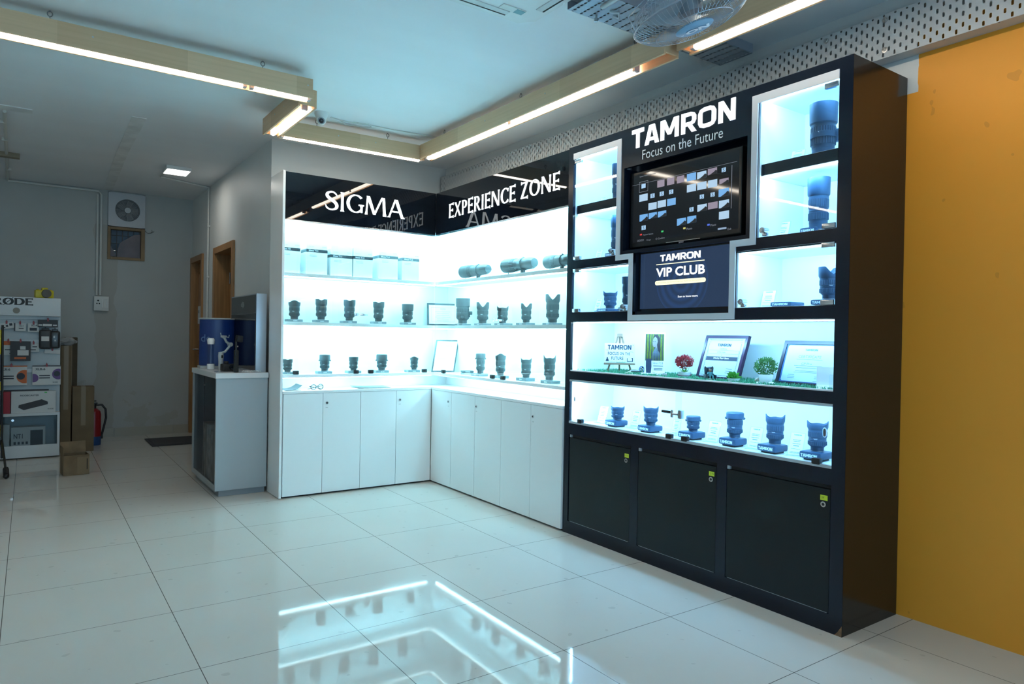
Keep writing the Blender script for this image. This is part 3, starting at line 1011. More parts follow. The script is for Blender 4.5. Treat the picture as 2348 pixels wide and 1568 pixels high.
p = pz(1012, 690)
rect(b, fr, -p.y, -p.y + .003, 1.86, 2.07)
p, q_ = pz(180, 948), pz(260, 850)
for a in ((-p.y, -q_.y, p.z, p.z + .002), (-p.y, -q_.y, p.z + .056, p.z + .058), (-p.y, -p.y + .002, p.z, p.z + .058), (-q_.y - .002, -q_.y, p.z, p.z + .058)):
    rect(b, fr, *a)
b.build('screen_lettering', mat('screen_text', (.02, .02, .02), .4, emit=(.55, .62, .75), es=.28), sn)
for nm, c, cx, cy in (('red_key', (.8, .05, .05), 196, 1325), ('green_key', (.05, .7, .2), 388, 1296), ('yellow_key', (.8, .75, .2), 586, 1268), ('blue_key', (.1, .2, .9), 803, 1237), ('return_key', (.35, .5, .7), 925, 1270)):
    b = B()
    p = pz(cx, cy)
    hw = .026 if nm == 'return_key' else .008
    rect(b, fr, -p.y - hw, -p.y + hw, p.z - .004, p.z + .005, .0006)
    b.build(nm, mat(nm, (.02, .02, .02), .4, emit=c, es=.6), sn)
keep(B().box(TVX - .004, TVX + .004, -2.74, -2.51, 1.733, 1.7365).build('chin_bar', mat('bright_bar', (.55, .52, .48), .25, .8), tv))

vp = thing('digital_screen', 'dark blue screen reading VIP CLUB beneath the television', 'screen', (TX + .05, -2.61, 1.38))
VX = TX + .045
keep(B().box(VX, TX + .079, -2.950, -2.306, 1.352, 1.693, .003).build('bezel', mat('tv_plastic', (.008, .009, .010), .25), vp))
fr2 = frame((VX - .0005, 0, 0), -AY, AZ)
b = B()
rect(b, fr2, 2.318, 2.925, 1.383, 1.688, .0)
m_vip = mat('vip_screen', (.01, .012, .02), .12, emit=(.020, .040, .085), es=.85)
q = NT(m_vip)
vec, X_, Y_, Z_ = q.xyz()
rad = q.m('SQRT', q.m('ADD', q.m('POWER', q.m('ADD', Y_, 2.615), 2), q.m('POWER', q.m('SUBTRACT', Z_, 1.525), 2)))
rg = q.m('MULTIPLY', q.m('LESS_THAN', rad, .175), q.m('ADD', .35, q.m('MULTIPLY', q.m('SINE', q.m('MULTIPLY', rad, 150)), .3)))
m_vip.node_tree.links.new(q.mix(rg, (.018, .036, .078), (.022, .06, .17)), m_vip.node_tree.nodes['Principled BSDF'].inputs['Emission Color'])
sv = keep(b.build('screen', m_vip, vp))
m_vw = mat('vip_white', (.1, .1, .1), .4, emit=(.93, .97, 1.0), es=1.0)
m_vy = mat('vip_gold', (.1, .1, .1), .4, emit=(.95, .95, .62), es=.95)
V2 = lambda x, y: at_x(1420 + x / 7.128, 540 + y / 7.128, VX)
b = B()
p, q_ = V2(670, 478), V2(1330, 415)
glyphs(b, BOLD, 'TAMRON', fr2, -p.y, 1.637, p.y - q_.y, .036, .0006)
p, q_ = V2(600, 740), V2(1400, 690)
write(b, 'VIP CLUB', fr2, -p.y, 1.553, p.y - q_.y, .05, bold=.03)
p, q_ = V2(957, 1050), V2(1283, 1040)
write(b, 'Scan to know more', fr2, -p.y, 1.438, p.y - q_.y, .0105, bold=.02)
b.build('lettering', m_vw, sv)
b = B()
p, q_ = V2(605, 540), V2(1395, 460)
rect(b, fr2, -p.y, -q_.y, 1.6195, 1.624)
p, q_ = V2(585, 835), V2(1415, 780)
y0, y1 = -p.y, -q_.y
pill = [(y0 + .012 + .012 * math.cos(a), 1.522 + .012 * math.sin(a)) for a in [PI / 2 + PI * k / 8 for k in range(9)]] + [(y1 - .012 + .012 * math.cos(a), 1.522 + .012 * math.sin(a)) for a in [-PI / 2 + PI * k / 8 for k in range(9)]]
b.prism(pill, fr2.translation.copy(), -AY, AZ, -AX, .0006)
b.build('banner', m_vy, sv)
b = B()
write(b, "India's only Exclusive Club for Tamron Storytellers!", fr2, y0 + .012, 1.5185, y1 - y0 - .024, .008, lift=.0012)
b.build('banner_text', mat('banner_ink', (.1, .1, .1), .5, emit=(.55, .56, .32), es=.6), sv)

# ------------------------------------------------------------------ lenses and what stands in the showcases
m_lens = mat('lens_black', (0.075, 0.085, 0.090), 0.42, var=(30, .12))
m_rub = mat('lens_rubber', (0.052, 0.060, 0.064), 0.65)
m_hood = mat('lens_hood', (0.070, 0.080, 0.085), 0.5)
m_mount = mat('lens_mount', (0.5, 0.52, 0.54), 0.3, 0.9)
m_mark = mat('lens_print', (0.8, 0.82, 0.84), 0.5)
m_tl = mat('lens_black_blue_cast', (0.030, 0.072, 0.135), 0.40, var=(30, .12))  # black lenses: the blue LED cast is put into these three colours
m_tr = mat('lens_rubber_blue_cast', (0.021, 0.052, 0.10), 0.6)
m_th = mat('lens_hood_blue_cast', (0.028, 0.068, 0.13), 0.45)
m_base = mat('acrylic_plinth', (0.20, 0.24, 0.26), 0.25)
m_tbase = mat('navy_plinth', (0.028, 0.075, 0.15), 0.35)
m_acr = glass('acrylic', (.93, .96, .97))
m_paper = mat('paper', (.86, .87, .87), .6)
m_ink = mat('ink', (.03, .04, .06), .6)


def facing(p):
    """Turn about z so that local -y looks at the visitor standing where the photograph was taken, local x to the right."""
    d = p - CAM
    return math.atan2(d.y, d.x) - PI / 2


def petal(kind):
    if kind == 'horn':
        return lambda t: max(0, abs(math.cos(t))) ** 3.6 * 1.0 + .42 * max(0, abs(math.sin(t))) ** 3
    if kind == 'vee':
        return lambda t: min(1, abs(math.cos(t)) * 1.5) ** 1.3
    if kind == 'notch':
        return lambda t: .72 + .28 * min(1, abs(math.cos(t)) * 2.2) ** 1.5
    if kind == 'low':
        return lambda t: .55 * abs(math.cos(t)) ** 6 + 1.0 * abs(math.sin(t)) ** 2
    if kind == 'dome':
        return lambda t: abs(math.sin(t)) ** .8
    return lambda t: 1.0


def lens(label, px, plane, v, z, wpx, hpx, style='vee', hood=.34, flare=1.0, waist=.72, group=None, navy=False, foot=False, name='camera_lens', cat='lens', badge=True, twist=0.0):  # navy: black lens with the blue LED cast put into its colours
    """A lens standing on its mount. px = pixel of its foot centre; plane/v = the shelf depth it stands at; wpx, hpx = size in the photograph."""
    p = at_x(px[0], px[1], v) if plane == 'x' else at_y(px[0], px[1], v)
    p.z = z
    s = scale_at(p)
    R, H = wpx * s / 2, hpx * s
    t = thing(name, label, cat, p, facing(p) + twist, group)
    mb, mr, mh = (m_tl, m_tr, m_th) if navy else (m_lens, m_rub, m_hood)  # navy picks the black finishes with the blue LED cast mixed in
    rb = R * .87 / max(flare, 1)                  # barrel radius
    rm = R * waist * .86                          # mount end
    hz = H * (1 - hood)                           # where the hood starts
    B().lathe([(0, 0), (rm * .92, 0), (rm * .92, H * .02), (0, H * .02)], 28).build('mount', m_mount, t, 35)
    b = B().lathe([(0, H * .02), (rm, H * .02), (rm, H * .13), (rm * 1.03, H * .135), (rb * .93, H * .19), (rb * .95, H * .36), (rb * .975, H * .365), (rb * .975, H * .38), (rb * .95, H * .385),
                   (rb * .96, hz * .62), (rb, hz * .64), (rb, hz), (rb * .9, hz + H * .012), (0, hz + H * .012)], 32)
    b.build('barrel', mb, t, 30)
    rib = lambda th, r, zz: (r * (1 + .018 * (1 if int(th / (2 * PI) * 60 + .5) % 2 else -1)), zz)
    for a, c in ((.20, .335), (.66, .90)):
        z0, z1 = (H * a, H * c) if a < .5 else (hz * a, hz * c)
        B().lathe([(rb * .93, z0), (rb * 1.01, z0 + .001), (rb * 1.01, z1 - .001), (rb * .93, z1)], 60, None, rib).build('focus_ring' if a > .5 else 'zoom_ring', mr, t)
    if style == 'round':
        B().lathe([(rb * 1.01, hz - H * .01), (R * .97, hz + H * .02), (R, H), (R * .94, H), (R * .90, hz + H * .02)], 32).build('hood', mh, t, 35)
    elif style == 'cap':
        B().lathe([(rb * 1.0, hz - H * .02), (R * .99, hz), (R, hz + H * hood * .8), (R * .92, H * .985), (0, H)], 32).build('hood', mh, t, 35)
        B().cyl((R * .9, 0, hz + H * .02), (R * 1.08, 0, hz - H * .03), R * .14, 8).cyl((-R * .9, 0, hz + H * .02), (-R * 1.08, 0, hz - H * .03), R * .14, 8).build('hood_petal', mh, t, 40)
    else:
        pf = petal(style)
        h0 = hz + H * hood * (.34 if style != 'vee' else .30)
        b = B()
        n = 56
        ring = []
        for i in range(n):
            th = 2 * PI * i / n
            h = h0 + (H - h0) * pf(th)
            k = (h - hz) / (H - hz)
            ro = rb * 1.04 + (R - rb * 1.04) * min(1, k * 1.6)
            ring.append([Vector((r * math.cos(th), r * math.sin(th), zz)) for r, zz in ((rb * 1.01, hz - H * .012), (ro * .985, h0 - H * hood * .1), (ro, h), (ro * .94, h), (ro * .90, h0 - H * hood * .1), (rb * .95, hz + .001))])
        vs = [[b.bm.verts.new(q) for q in r] for r in ring]
        for i in range(n):
            a, c = vs[i], vs[(i + 1) % n]
            for k in range(5):
                b._face([a[k], c[k], c[k + 1], a[k + 1]])
        b.build('hood', mh, t, 35)
        B().lathe([(0, hz + H * .03), (rb * .5, hz + H * .026), (rb * .88, hz + .0125 * H)], 24).build('front_glass', mat('coated_glass', (.02, .03, .05), .05, coat=1.0), t, 40)
    if badge:
        bb = B()
        M = frame((0, 0, 0), AX, AZ)
        for k in (0, 1):                          # two short lines of print on the barrel
            y = -rb * .965 - .0006
            w0 = rb * (.55 if k else .4)
            rect(bb, frame((-rb * .15, y + .0, 0), AX, AZ), -w0 * .5, w0 * .3, H * (.40 + .022 * k), H * (.408 + .022 * k), .0012)
        bb.build('lettering', m_mark, t)
    if foot:
        B().box(rb * .8, rb * 1.55, -.018, .018, H * .36, H * .50, .006).box(rb * .85, rb * 1.2, -.015, .015, H * .26, H * .40, .005).build('tripod_foot', mb, t, 40)
        B().lathe([(rb, H * .33), (rb * 1.06, H * .335), (rb * 1.06, H * .44), (rb, H * .445)], 28).build('tripod_collar', mb, t, 30)
    return t, p, R, H


def plinth(p, wpx, hpx, label, group, word='SIGMA', depth=None, navy=False):
    """The display base a lens stands on: p = its centre on the shelf."""
    s = scale_at(p)
    d = (p - CAM).normalized()
    side = p.x > .02 and p.y < -.03               # on the right-hand run the bases face the room along -x
    c_, s_ = (abs(d.x), abs(d.y)) if side else (abs(d.y), abs(d.x))
    k_ = 1.0 if navy else .7
    W, Hh = wpx * s / (c_ + k_ * s_), hpx * s
    t = thing('lens_plinth', label, 'plinth', p, -PI / 2 if side else 0, group)
    D = W * k_
    if navy:
        b = B()
        r = Hh * .36
        b.box(-W / 2, W / 2, -D / 2, D / 2, Hh * .16, Hh, Hh * .30)
        b.build('body', m_tbase, t, 50)
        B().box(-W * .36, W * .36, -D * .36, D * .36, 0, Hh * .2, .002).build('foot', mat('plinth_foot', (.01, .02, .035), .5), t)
        b = B()
        glyphs(b, BOLD, word, frame((0, -D / 2 - .0004, 0), AX, AZ), -W * .40, Hh * .36, W * .74, Hh * .36, .0006)
        b.build('lettering', mat('plinth_white', (.75, .85, .95), .5), t)
    else:
        B().box(-W / 2, W / 2, -D / 2, D / 2, 0, Hh, .0015).build('body', m_base, t)
        b = B()
        glyphs(b, SERIF, word, frame((0, -D / 2 - .0004, 0), AX, AZ), -W * .14, Hh * .3, W * .28, Hh * .42, .0005)
        b.build('lettering', m_mark, t)
    return t


GS, GE = 'lenses in the white showcase, left leg', 'lenses in the white showcase, right leg'
Z3 = lambda x, y: (630 + x / 6.03, 640 + y / 6.03)
Z4 = lambda x, y: (960 + x / 6.03, 640 + y / 6.03)


def on_base(zf, x0, x1, top, bot, b0, b1, bt, bb, plane, v, z, label, style, blabel, group, **kw):
    """A lens and the base below it, from zoomed pixel extents."""
    k = 6.03
    cx, cy = zf((x0 + x1) / 2, bb)
    p = at_x(cx, cy, v) if plane == 'x' else at_y(cx, cy, v)
    p.z = z
    hb = max(4, (bb - bt) / k) * scale_at(p)
    bx = zf((b0 + b1) / 2, bb)
    pb = at_x(bx[0], bx[1], v) if plane == 'x' else at_y(bx[0], bx[1], v)
    pb.z = z
    plinth(pb, (b1 - b0) / k, hb / scale_at(pb), blabel, group.replace('lenses', 'lens bases'), depth=.085)
    lens(label, (cx, cy), plane, v, z + hb + .0005, (x1 - x0) / k, (bot - top) / k, style, group=group, **kw)


VS, VE = .17, .18
for a in (
    (188, 350, 290, 550, 140, 383, 550, 585, ZM, 'black lens with a small eared hood, leftmost on the middle shelf of the four-door showcase', 'low', 'thin grey base under the leftmost lens on the middle shelf, four-door showcase', .30),
    (560, 720, 277, 562, 520, 745, 562, 597, ZM, 'tall notch-hooded black lens, second from the left, middle shelf of the four-door showcase', 'notch', 'thin grey base under the second lens on the middle shelf, four-door showcase', .30),
    (950, 1110, 283, 572, 900, 1135, 572, 605, ZM, 'tall black lens just left of the glass door lock, middle shelf, four-door showcase', 'notch', 'thin grey base just left of the glass door lock, middle shelf, four-door showcase', .30),
    (1356, 1510, 312, 585, 1317, 1542, 585, 618, ZM, 'notch-hooded black lens just right of the door lock, middle shelf of the four-door showcase', 'notch', 'thin grey base just right of the glass door lock, middle shelf, four-door showcase', .32),
    (1755, 1915, 347, 600, 1727, 1952, 600, 632, ZM, 'black lens with a wide round hood beside the framed certificate, middle shelf, four-door showcase', 'round', 'thin grey base beside the framed certificate, middle shelf, four-door showcase', .36),
    (110, 243, 1075, 1250, 92, 262, 1250, 1280, ZB, 'small black lens against the side panel, leftmost on the bottom shelf, four-door showcase', 'notch', 'pale base against the side panel on the bottom shelf, four-door showcase', .30),
    (616, 762, 1015, 1245, 560, 790, 1245, 1278, ZB, 'black lens with a capped hood, second from the left on the bottom shelf, four-door showcase', 'cap', 'pale base under the second lens on the bottom shelf, four-door showcase', .36),
    (1023, 1152, 1055, 1243, 970, 1195, 1243, 1275, ZB, 'short black lens with a straight round hood, middle of the bottom shelf, four-door showcase', 'round', 'pale base at the middle of the bottom shelf, four-door showcase, partly behind a black clamp', .30),
    (1402, 1552, 1018, 1240, 1350, 1578, 1240, 1272, ZB, 'wide black lens with a capped hood, fourth on the bottom shelf, four-door showcase', 'cap', 'pale base under the fourth lens on the bottom shelf, four-door showcase', .38),
    (1868, 1982, 1055, 1238, 1792, 2010, 1238, 1268, ZB, 'slim small lens left of the leaning white poster, bottom shelf', 'low', 'pale base left of the leaning white poster', .30),
):
    x0, x1, tp, bt_, b0, b1, bt, bb, z, lab, stl, blab, hd = a
    on_base(Z3, x0, x1, tp, bt_, b0, b1, bt, bb, 'y', VS if z > 1 else .15, z, lab, stl, blab, GS, hood=hd)
for a in (
    (508, 705, 270, 620, 497, 722, 620, 642, ZM, 'big telephoto lens with a wide round hood and side foot, in front of the certificate', 'round', 'grey base under the big telephoto lens with a side foot', .34, True),
    (795, 970, 322, 615, 765, 1003, 615, 642, ZM, 'grey-black lens with a V-notched hood next to the big telephoto, EXPERIENCE ZONE shelf', 'vee', 'grey base next to the one under the big telephoto', .34, False),
    (1078, 1238, 368, 610, 1043, 1297, 610, 638, ZM, 'short lens with a broad horned hood behind the glass door seam, EXPERIENCE ZONE shelf', 'horn', 'grey base behind the glass door seam, EXPERIENCE ZONE middle shelf', .30, False),
    (1408, 1562, 337, 605, 1343, 1607, 605, 637, ZM, 'medium lens with a V-notched hood, second from the right on the EXPERIENCE ZONE middle shelf', 'vee', 'grey base second from the right on the EXPERIENCE ZONE middle shelf', .30, False),
    (1747, 1950, 205, 600, 1708, 1987, 600, 628, ZM, 'tallest lens with a large V-notched hood, beside the black cabinet on the middle shelf', 'vee', 'grey base beside the black cabinet on the middle shelf', .28, False),
    (785, 920, 1005, 1285, 723, 958, 1285, 1318, ZB, 'lens with a closed cap-like hood right of the small stacked pads, bottom shelf', 'cap', 'pale base right of the small stacked pads', .26, False),
    (1055, 1203, 1010, 1310, 1040, 1247, 1310, 1345, ZB, 'lens with small side ears behind the glass seam, EXPERIENCE ZONE bottom shelf', 'low', 'pale base behind the glass seam, EXPERIENCE ZONE bottom shelf', .28, False),
    (1407, 1560, 1062, 1340, 1343, 1607, 1340, 1380, ZB, 'lens with two short pointed hood horns, second from right, EXPERIENCE ZONE bottom shelf', 'horn', 'pale base second from the right on the EXPERIENCE ZONE bottom shelf', .26, False),
    (1720, 1892, 1018, 1368, 1683, 1958, 1368, 1408, ZB, 'lens with two long pointed hood horns, beside the black cabinet, EXPERIENCE ZONE bottom shelf', 'horn', 'pale base beside the black cabinet on the bottom shelf', .32, False),
):
    x0, x1, tp, bt_, b0, b1, bt, bb, z, lab, stl, blab, hd, ft = a
    on_base(Z4, x0, x1, tp, bt_, b0, b1, bt, bb, 'x', VE if z > 1 else .165, z, lab, stl, blab, GE, hood=hd, foot=ft)

# white lens boxes on the top shelf
m_card = mat('white_carton', (.80, .82, .82), .45)
m_band = mat('dark_band', (.035, .05, .06), .4)
Z1 = lambda x, y: (630 + x / 5.6, 380 + y / 5.6)
for k, (x0, x1, tp, ba, bb_, txt, lab) in enumerate((
    (70, 352, 938, 1040, 1103, '14mm T2', 'white lens carton at the left end of the top shelf, four-door showcase, partly hidden'),
    (410, 680, 962, 1062, 1130, '20mm T1.5', 'second white lens carton on the top shelf, four-door showcase, its grey left side showing'),
    (722, 1000, 1045, 1135, 1200, '35mm T1.5', 'third white lens carton on the top shelf, four-door showcase, left of the glass door seam'),
    (1012, 1260, 1060, 1150, 1222, '50mm T1.5', 'fourth white lens carton on the top shelf, four-door showcase, behind the glass door seam'),
    (1342, 1584, 1070, 1145, 1208, '85mm T1.5', 'fifth white lens carton on the top shelf, four-door showcase, with its left side showing'),
    (1640, 1858, 1100, 1178, 1240, '105mm T1.5', 'rightmost white lens carton on the top shelf, four-door showcase'))):
    v = .12
    p0, p1 = at_y(*Z1(x0, tp), v), at_y(*Z1(x1, tp), v)
    h = at_y(*Z1((x0 + x1) / 2, tp), v).z
    cx = (p0.x + p1.x) / 2
    W = p1.x - p0.x
    if k == 0:
        W = .150
        cx = XL + .02 + W / 2
    bp = at_y(*Z1((x0 + x1) / 2, (ba + bb_) / 2), v).z - ZU
    t = thing('carton', lab, 'box', (cx, v, ZU + .0008), 0, 'white lens cartons on the top shelf')
    H = h - ZU + .012
    B().box(-W / 2, W / 2, 0, .13, 0, H, .0015).build('box', m_card, t)
    B().box(-W / 2 - .0006, W / 2 + .0006, -.0006, .1306, bp - .011, bp + .011).build('band', m_band, t)
    b = B()
    M = frame((0, -.0008, 0), AX, AZ)
    write(b, txt, M, -W * .40, bp - .006, height=.012, bold=.02)
    b.build('lettering', m_mark, t)
    b = B()
    write(b, 'SIGMA', M, W * .24, bp + .028, height=.008)
    write(b, 'CINE LENS', M, -W * .4, bp + .028, height=.006)
    lines(b, M, -W * .38, W * .02, (bp - .034, bp - .044), .003)
    b.build('small_print', mat('print_grey', (.35, .42, .44), .6), t)

# three long lenses lying on the top shelf of the right leg
def lying(label, x0, y0, x1, y1, v, rpx, collar=True, white=False):
    """A telephoto lens on its side: pixel ends of its axis, hood end first."""
    p, q_ = at_x(x0, y0, v), at_x(x1, y1, v)
    s = scale_at(p)
    R = rpx * s
    d = q_ - p
    L = math.hypot(d.x, d.y)
    zc = ZU + R * 1.42
    t = thing('telephoto_lens', label, 'lens', (p.x, p.y, ZU + .001), math.atan2(d.y, d.x), 'long lenses lying on the top shelf')
    M = Matrix.Translation((0, 0, R * 1.42)) @ Matrix.Rotation(PI / 2, 4, 'Y')
    B().lathe([(R * .9, L * .02), (R, 0), (R, L * .22), (R * .93, L * .26)], 30, M).lathe([(R * .88, L * .03), (0, L * .03)], 30, M).build('hood', m_hood, t, 35)
    B().lathe([(0, L * .2), (R * .9, L * .22), (R * .86, L * .45), (R * .78, L * .5), (R * .78, L * .72), (R * .84, L * .74), (R * .80, L * .92), (R * .6, L), (0, L)], 30, M).build('barrel', m_lens, t, 30)
    rib = lambda th, r, zz: (r * (1 + .02 * (1 if int(th / (2 * PI) * 60 + .5) % 2 else -1)), zz)
    B().lathe([(R * .84, L * .28), (R * .92, L * .285), (R * .90, L * .42), (R * .82, L * .425)], 60, M, rib).build('focus_ring', m_rub, t)
    c = B().lathe([(R * .78, L * .56), (R * .9, L * .565), (R * .9, L * .66), (R * .78, L * .665)], 30, M)
    c.box(L * .52, L * .70, -R * .3, R * .3, 0, R * .14, .002).box(L * .57, L * .65, -R * .22, R * .22, R * .1, R * .75, .003)
    c.cyl((L * .61, 0, R * 2.25), (L * .61, 0, R * 2.42), R * .12, 10)
    c.build('tripod_collar', m_lens, t, 35)
    B().cyl((L * .1, 0, 0), (L * .1, 0, R * .5), R * .09, 8).build('hood_screw', m_chrome, t)
    return t


lying('short fat telephoto lens lying on its foot, leftmost on the EXPERIENCE ZONE top shelf', 1063, 612, 1120, 606, .17, 14)
lying('long thick telephoto lens lying on its foot, middle of the EXPERIENCE ZONE top shelf', 1160, 600, 1226, 590, .17, 16)
lying('long telephoto lens lying beside the black cabinet on the EXPERIENCE ZONE top shelf', 1256, 592, 1312, 584, .17, 15)

# framed sheets in the corner of the showcase
def frame_sheet(name, label, cat, base, right, up, W, H, border, m_fr, m_sheet, depth=.015, group=None):
    """A framed sheet standing at base (its lower left front corner), leaning back along up."""
    t = thing(name, label, cat, base, 0, group)
    M = frame((0, 0, 0), right.normalized(), up.normalized())
    U, V = right.normalized(), up.normalized()
    N = U.cross(V).normalized()
    b = B()
    for a, c, e, f_ in ((0, border, 0, H), (W - border, W, 0, H), (border, W - border, 0, border), (border, W - border, H - border, H)):
        b.prism([(a, e), (c, e), (c, f_), (a, f_)], Vector((0, 0, 0)), U, V, -N, depth)
    b.build('frame', m_fr, t)
    b = B()
    b.prism([(border, border), (W - border, border), (W - border, H - border), (border, H - border)], -N * .004, U, V, -N, .006)
    sh = b.build('sheet', m_sheet, t)
    Mi = M.copy()
    Mi.translation = -N * .004
    return t, sh, Mi


m_tealfr = mat('grey_wood_frame', (.03, .045, .05), .4)
p0 = at_y(*Z4(122, 636), .20); p0.z = ZM + .001
p1 = at_x(*Z4(560, 640), .27)
rt = Vector((p1.x - p0.x, p1.y - p0.y, 0))
rt = Vector((.80, -.60 + .35, 0)).normalized()
nb = Vector((-rt.y, rt.x, 0))
W = (560 - 122) / 6.03 * scale_at(p0)
H = 315 / 6.03 * scale_at(p0)
t, sh, M = frame_sheet('framed_certificate', 'framed certificate leaning in the corner of the middle shelf behind the big telephoto lens', 'certificate', p0, rt, (AZ + nb * .16), W, H, .014, m_tealfr, m_paper)
b = B()
for a in ((.035, W - .035, .035, .0365), (.035, W - .035, H - .0365, H - .035), (.035, .0365, .035, H - .035), (W - .0365, W - .035, .035, H - .035)):
    rect(b, M, *a)
write(b, 'SIGMA', M, W * .42, H * .72, height=.012)
lines(b, M, W * .25, W * .75, [H * k for k in (.62, .54, .46, .38, .30, .22)], .0025)
b.build('lettering', mat('print_grey', (.35, .42, .44), .6), sh)
p0 = at_y(*Z4(175, 1255), .10); p0.z = ZB + .001
W = 325 / 6.03 * scale_at(p0)
H = 470 / 6.03 * scale_at(p0)
rt = Vector((.93, -.30, 0)).normalized()
nb = Vector((-rt.y, rt.x, 0))
t, sh, M = frame_sheet('framed_poster', 'tall framed white sheet leaning in the corner of the bottom shelf', 'poster', p0, rt, (AZ + nb * .28 + rt * .20), W, H, .011, mat('pale_teal_frame', (.02, .03, .032), .35), m_paper)
b = B()
glyphs(b, SERIF, 'SIGMA', M, W * .22, H * .78, W * .52, H * .065, .0005)
lines(b, M, W * .15, W * .7, [H * k for k in (.64, .60, .53, .47, .41, .36)], .002)
write(b, 'Authorised', M, W * .55, H * .10, height=.006)
b.build('lettering', mat('print_grey', (.35, .42, .44), .6), sh)
p = at_x(*Z4(670, 1282), .17); p.z = ZB
for k, (dz, w_, c) in enumerate(((0.001, .104, (.45, .50, .52)), (.0165, .096, (.08, .11, .12)))):
    o = thing('display_pad', ('pale grey pad lying under a dark one on the bottom shelf', 'dark grey pad stacked on a pale one on the bottom shelf')[k], 'pad', (p.x, p.y, ZB + dz), facing(p) + .12 * k, 'stacked pads beside the leaning poster')
    B().box(-w_ / 2, w_ / 2, -.045, .045, 0, .0145, .003).build('pad', mat('pad_%d' % k, c, .5), o)
    B().box(-w_ * .2, w_ * .2, -.0456, -.0448, .004, .010).build('tag', m_mark, o)

# papers and glasses left on the ledge
def leaflet(label, x0, x1, y, v, z, d, m, curl=0.0, rz=0.0, name='leaflet'):
    p0, p1 = at_y(x0, y, v), at_y(x1, y, v)
    W = p1.x - p0.x
    t = thing(name, label, 'leaflet', ((p0.x + p1.x) / 2, v, z), rz)
    b = B()
    n = 8
    vs = []
    for i in range(n + 1):
        u = i / n
        zz = .002 + curl * max(0, (u - .35)) ** 2 * 1.6 if curl > 0 else .002 - curl * max(0, (.5 - u)) ** 2 * 2
        vs.append([b.bm.verts.new((W * (u - .5), yy, zz + dz)) for yy, dz in ((0, 0), (d, .004), (d, .0055), (0, .0015))])
    for a, c in zip(vs, vs[1:]):
        for k in range(4):
            b._face([a[k], a[(k + 1) % 4], c[(k + 1) % 4], c[k]])
    b._face(vs[0]); b._face(vs[-1][::-1])
    b.build('cover', m, t, 40)
    B().box(-W * .5, W * .46, .004, d - .006, 0, .002).build('pages', m_paper, t)
    return t


leaflet('dark curled magazine at the left end of the white ledge', 655, 693, 888, .06, ZL + .0012, .15, mat('magazine_cover', (.05, .07, .08), .3), .05)
leaflet('flat grey-green catalogue lying in the middle of the white ledge', 822, 898, 885, .05, ZL + .0012, .17, mat('catalogue_cover', (.10, .15, .15), .3), -.01)
p = at_y(727, 886, .08)
t = thing('spectacles', 'folded dark spectacles on the white ledge beside the curled magazine', 'spectacles', (p.x, .08, ZL + .001), .3)
b = B()
for s in (-1, 1):
    b.tube([(s * .032 + .024 * math.cos(a), 0, .021 + .019 * math.sin(a)) for a in [2 * PI * k / 14 for k in range(14)]], .0028, 6, True)
b.tube([(-.009, 0, .026), (0, -.002, .029), (.009, 0, .026)], .0025)
b.build('rim', m_clip, t, 60)
for s in (-1, 1):
    B().tube([(s * .056, 0, .028), (s * .055, .02, .026), (-s * .02, .03 + .008 * s, .010), (-s * .055, .034 + .008 * s, .003)], .0022).build('temple', m_clip, t, 60)
    B().lathe([(0, 0), (.022, 0), (.022, .0012), (0, .0012)], 14, Matrix.Translation((s * .032, .0006, .021)) @ Matrix.Rotation(PI / 2, 4, 'X')).build('spectacle_glass', m_acr, t)

# ------------------------------------------------------------------ inside the black cabinet
GT = 'lenses in the black cabinet'
GB = 'lens bases in the black cabinet'
Z7 = lambda x, y: (1290 + x / 3.483, 310 + y / 3.483)
Z8 = lambda x, y: (1670 + x / 2.569, 150 + y / 2.569)
ZA = lambda x, y: (1290 + x / 7.115, 870 + y / 7.115)
ZC = lambda x, y: (1600 + x / 7.115, 890 + y / 7.115)
ZD1, ZD2, ZD3, ZD4, ZD5 = 2.0385, 1.6975, 1.3745, 1.0035, .688


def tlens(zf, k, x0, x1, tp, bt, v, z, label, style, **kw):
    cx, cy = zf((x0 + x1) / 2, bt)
    return lens(label, (cx, cy), 'x', v, z, (x1 - x0) / k, (bt - tp) / k, style, group=GT, navy=True, **kw)  # navy: black lens, blue LED cast in its colours


def tbase(zf, k, x0, x1, tp, bt, v, z, label):
    cx, cy = zf((x0 + x1) / 2, bt)
    p = at_x(cx, cy, v)
    p.z = z
    W = (x1 - x0) / k * scale_at(p)
    plinth(p, (x1 - x0) / k, (bt - tp) / k, label, GB, 'TAMRON', depth=min(.105, W * .8), navy=True)
    return p, (bt - tp) / k * scale_at(p)


tlens(Z8, 2.569, 478, 635, 240, 545, .14, ZD1, 'large black lens with a broad round hood on the black cabinet top right shelf', 'round', hood=.40, waist=.9, foot=True)
tlens(Z8, 2.569, 465, 592, 675, 985, .16, ZD2 + .016, 'tall straight telephoto lens with a round hood on the black cabinet second right shelf', 'round', hood=.34, waist=.92)
tbase(Z8, 2.569, 425, 575, 958, 1000, .16, ZD2, 'flat navy base under the tall telephoto lens on the black cabinet second right shelf')
tlens(Z7, 3.483, 390, 478, 215, 500, .12, ZD1, 'lens half hidden by the white trim on the black cabinet top left shelf', 'round', hood=.32, waist=.9)
tlens(Z7, 3.483, 380, 475, 660, 975, .12, ZD2 + .014, 'tall lens half hidden by the white trim on the black cabinet second left shelf', 'round', hood=.30, waist=.92)
tbase(Z7, 3.483, 335, 470, 948, 985, .12, ZD2, 'navy base half hidden by the white trim on the black cabinet second left shelf')
z_ = ZD3
p, hb = tbase(Z7, 3.483, 270, 452, 1375, 1404, .16, z_, 'navy base under the small eared lens in the black cabinet lower left compartment')
tlens(Z7, 3.483, 323, 436, 1235, 1376, .16, z_ + hb + .001, 'small lens with pointed hood ears in the black cabinet lower left compartment', 'horn', hood=.30)
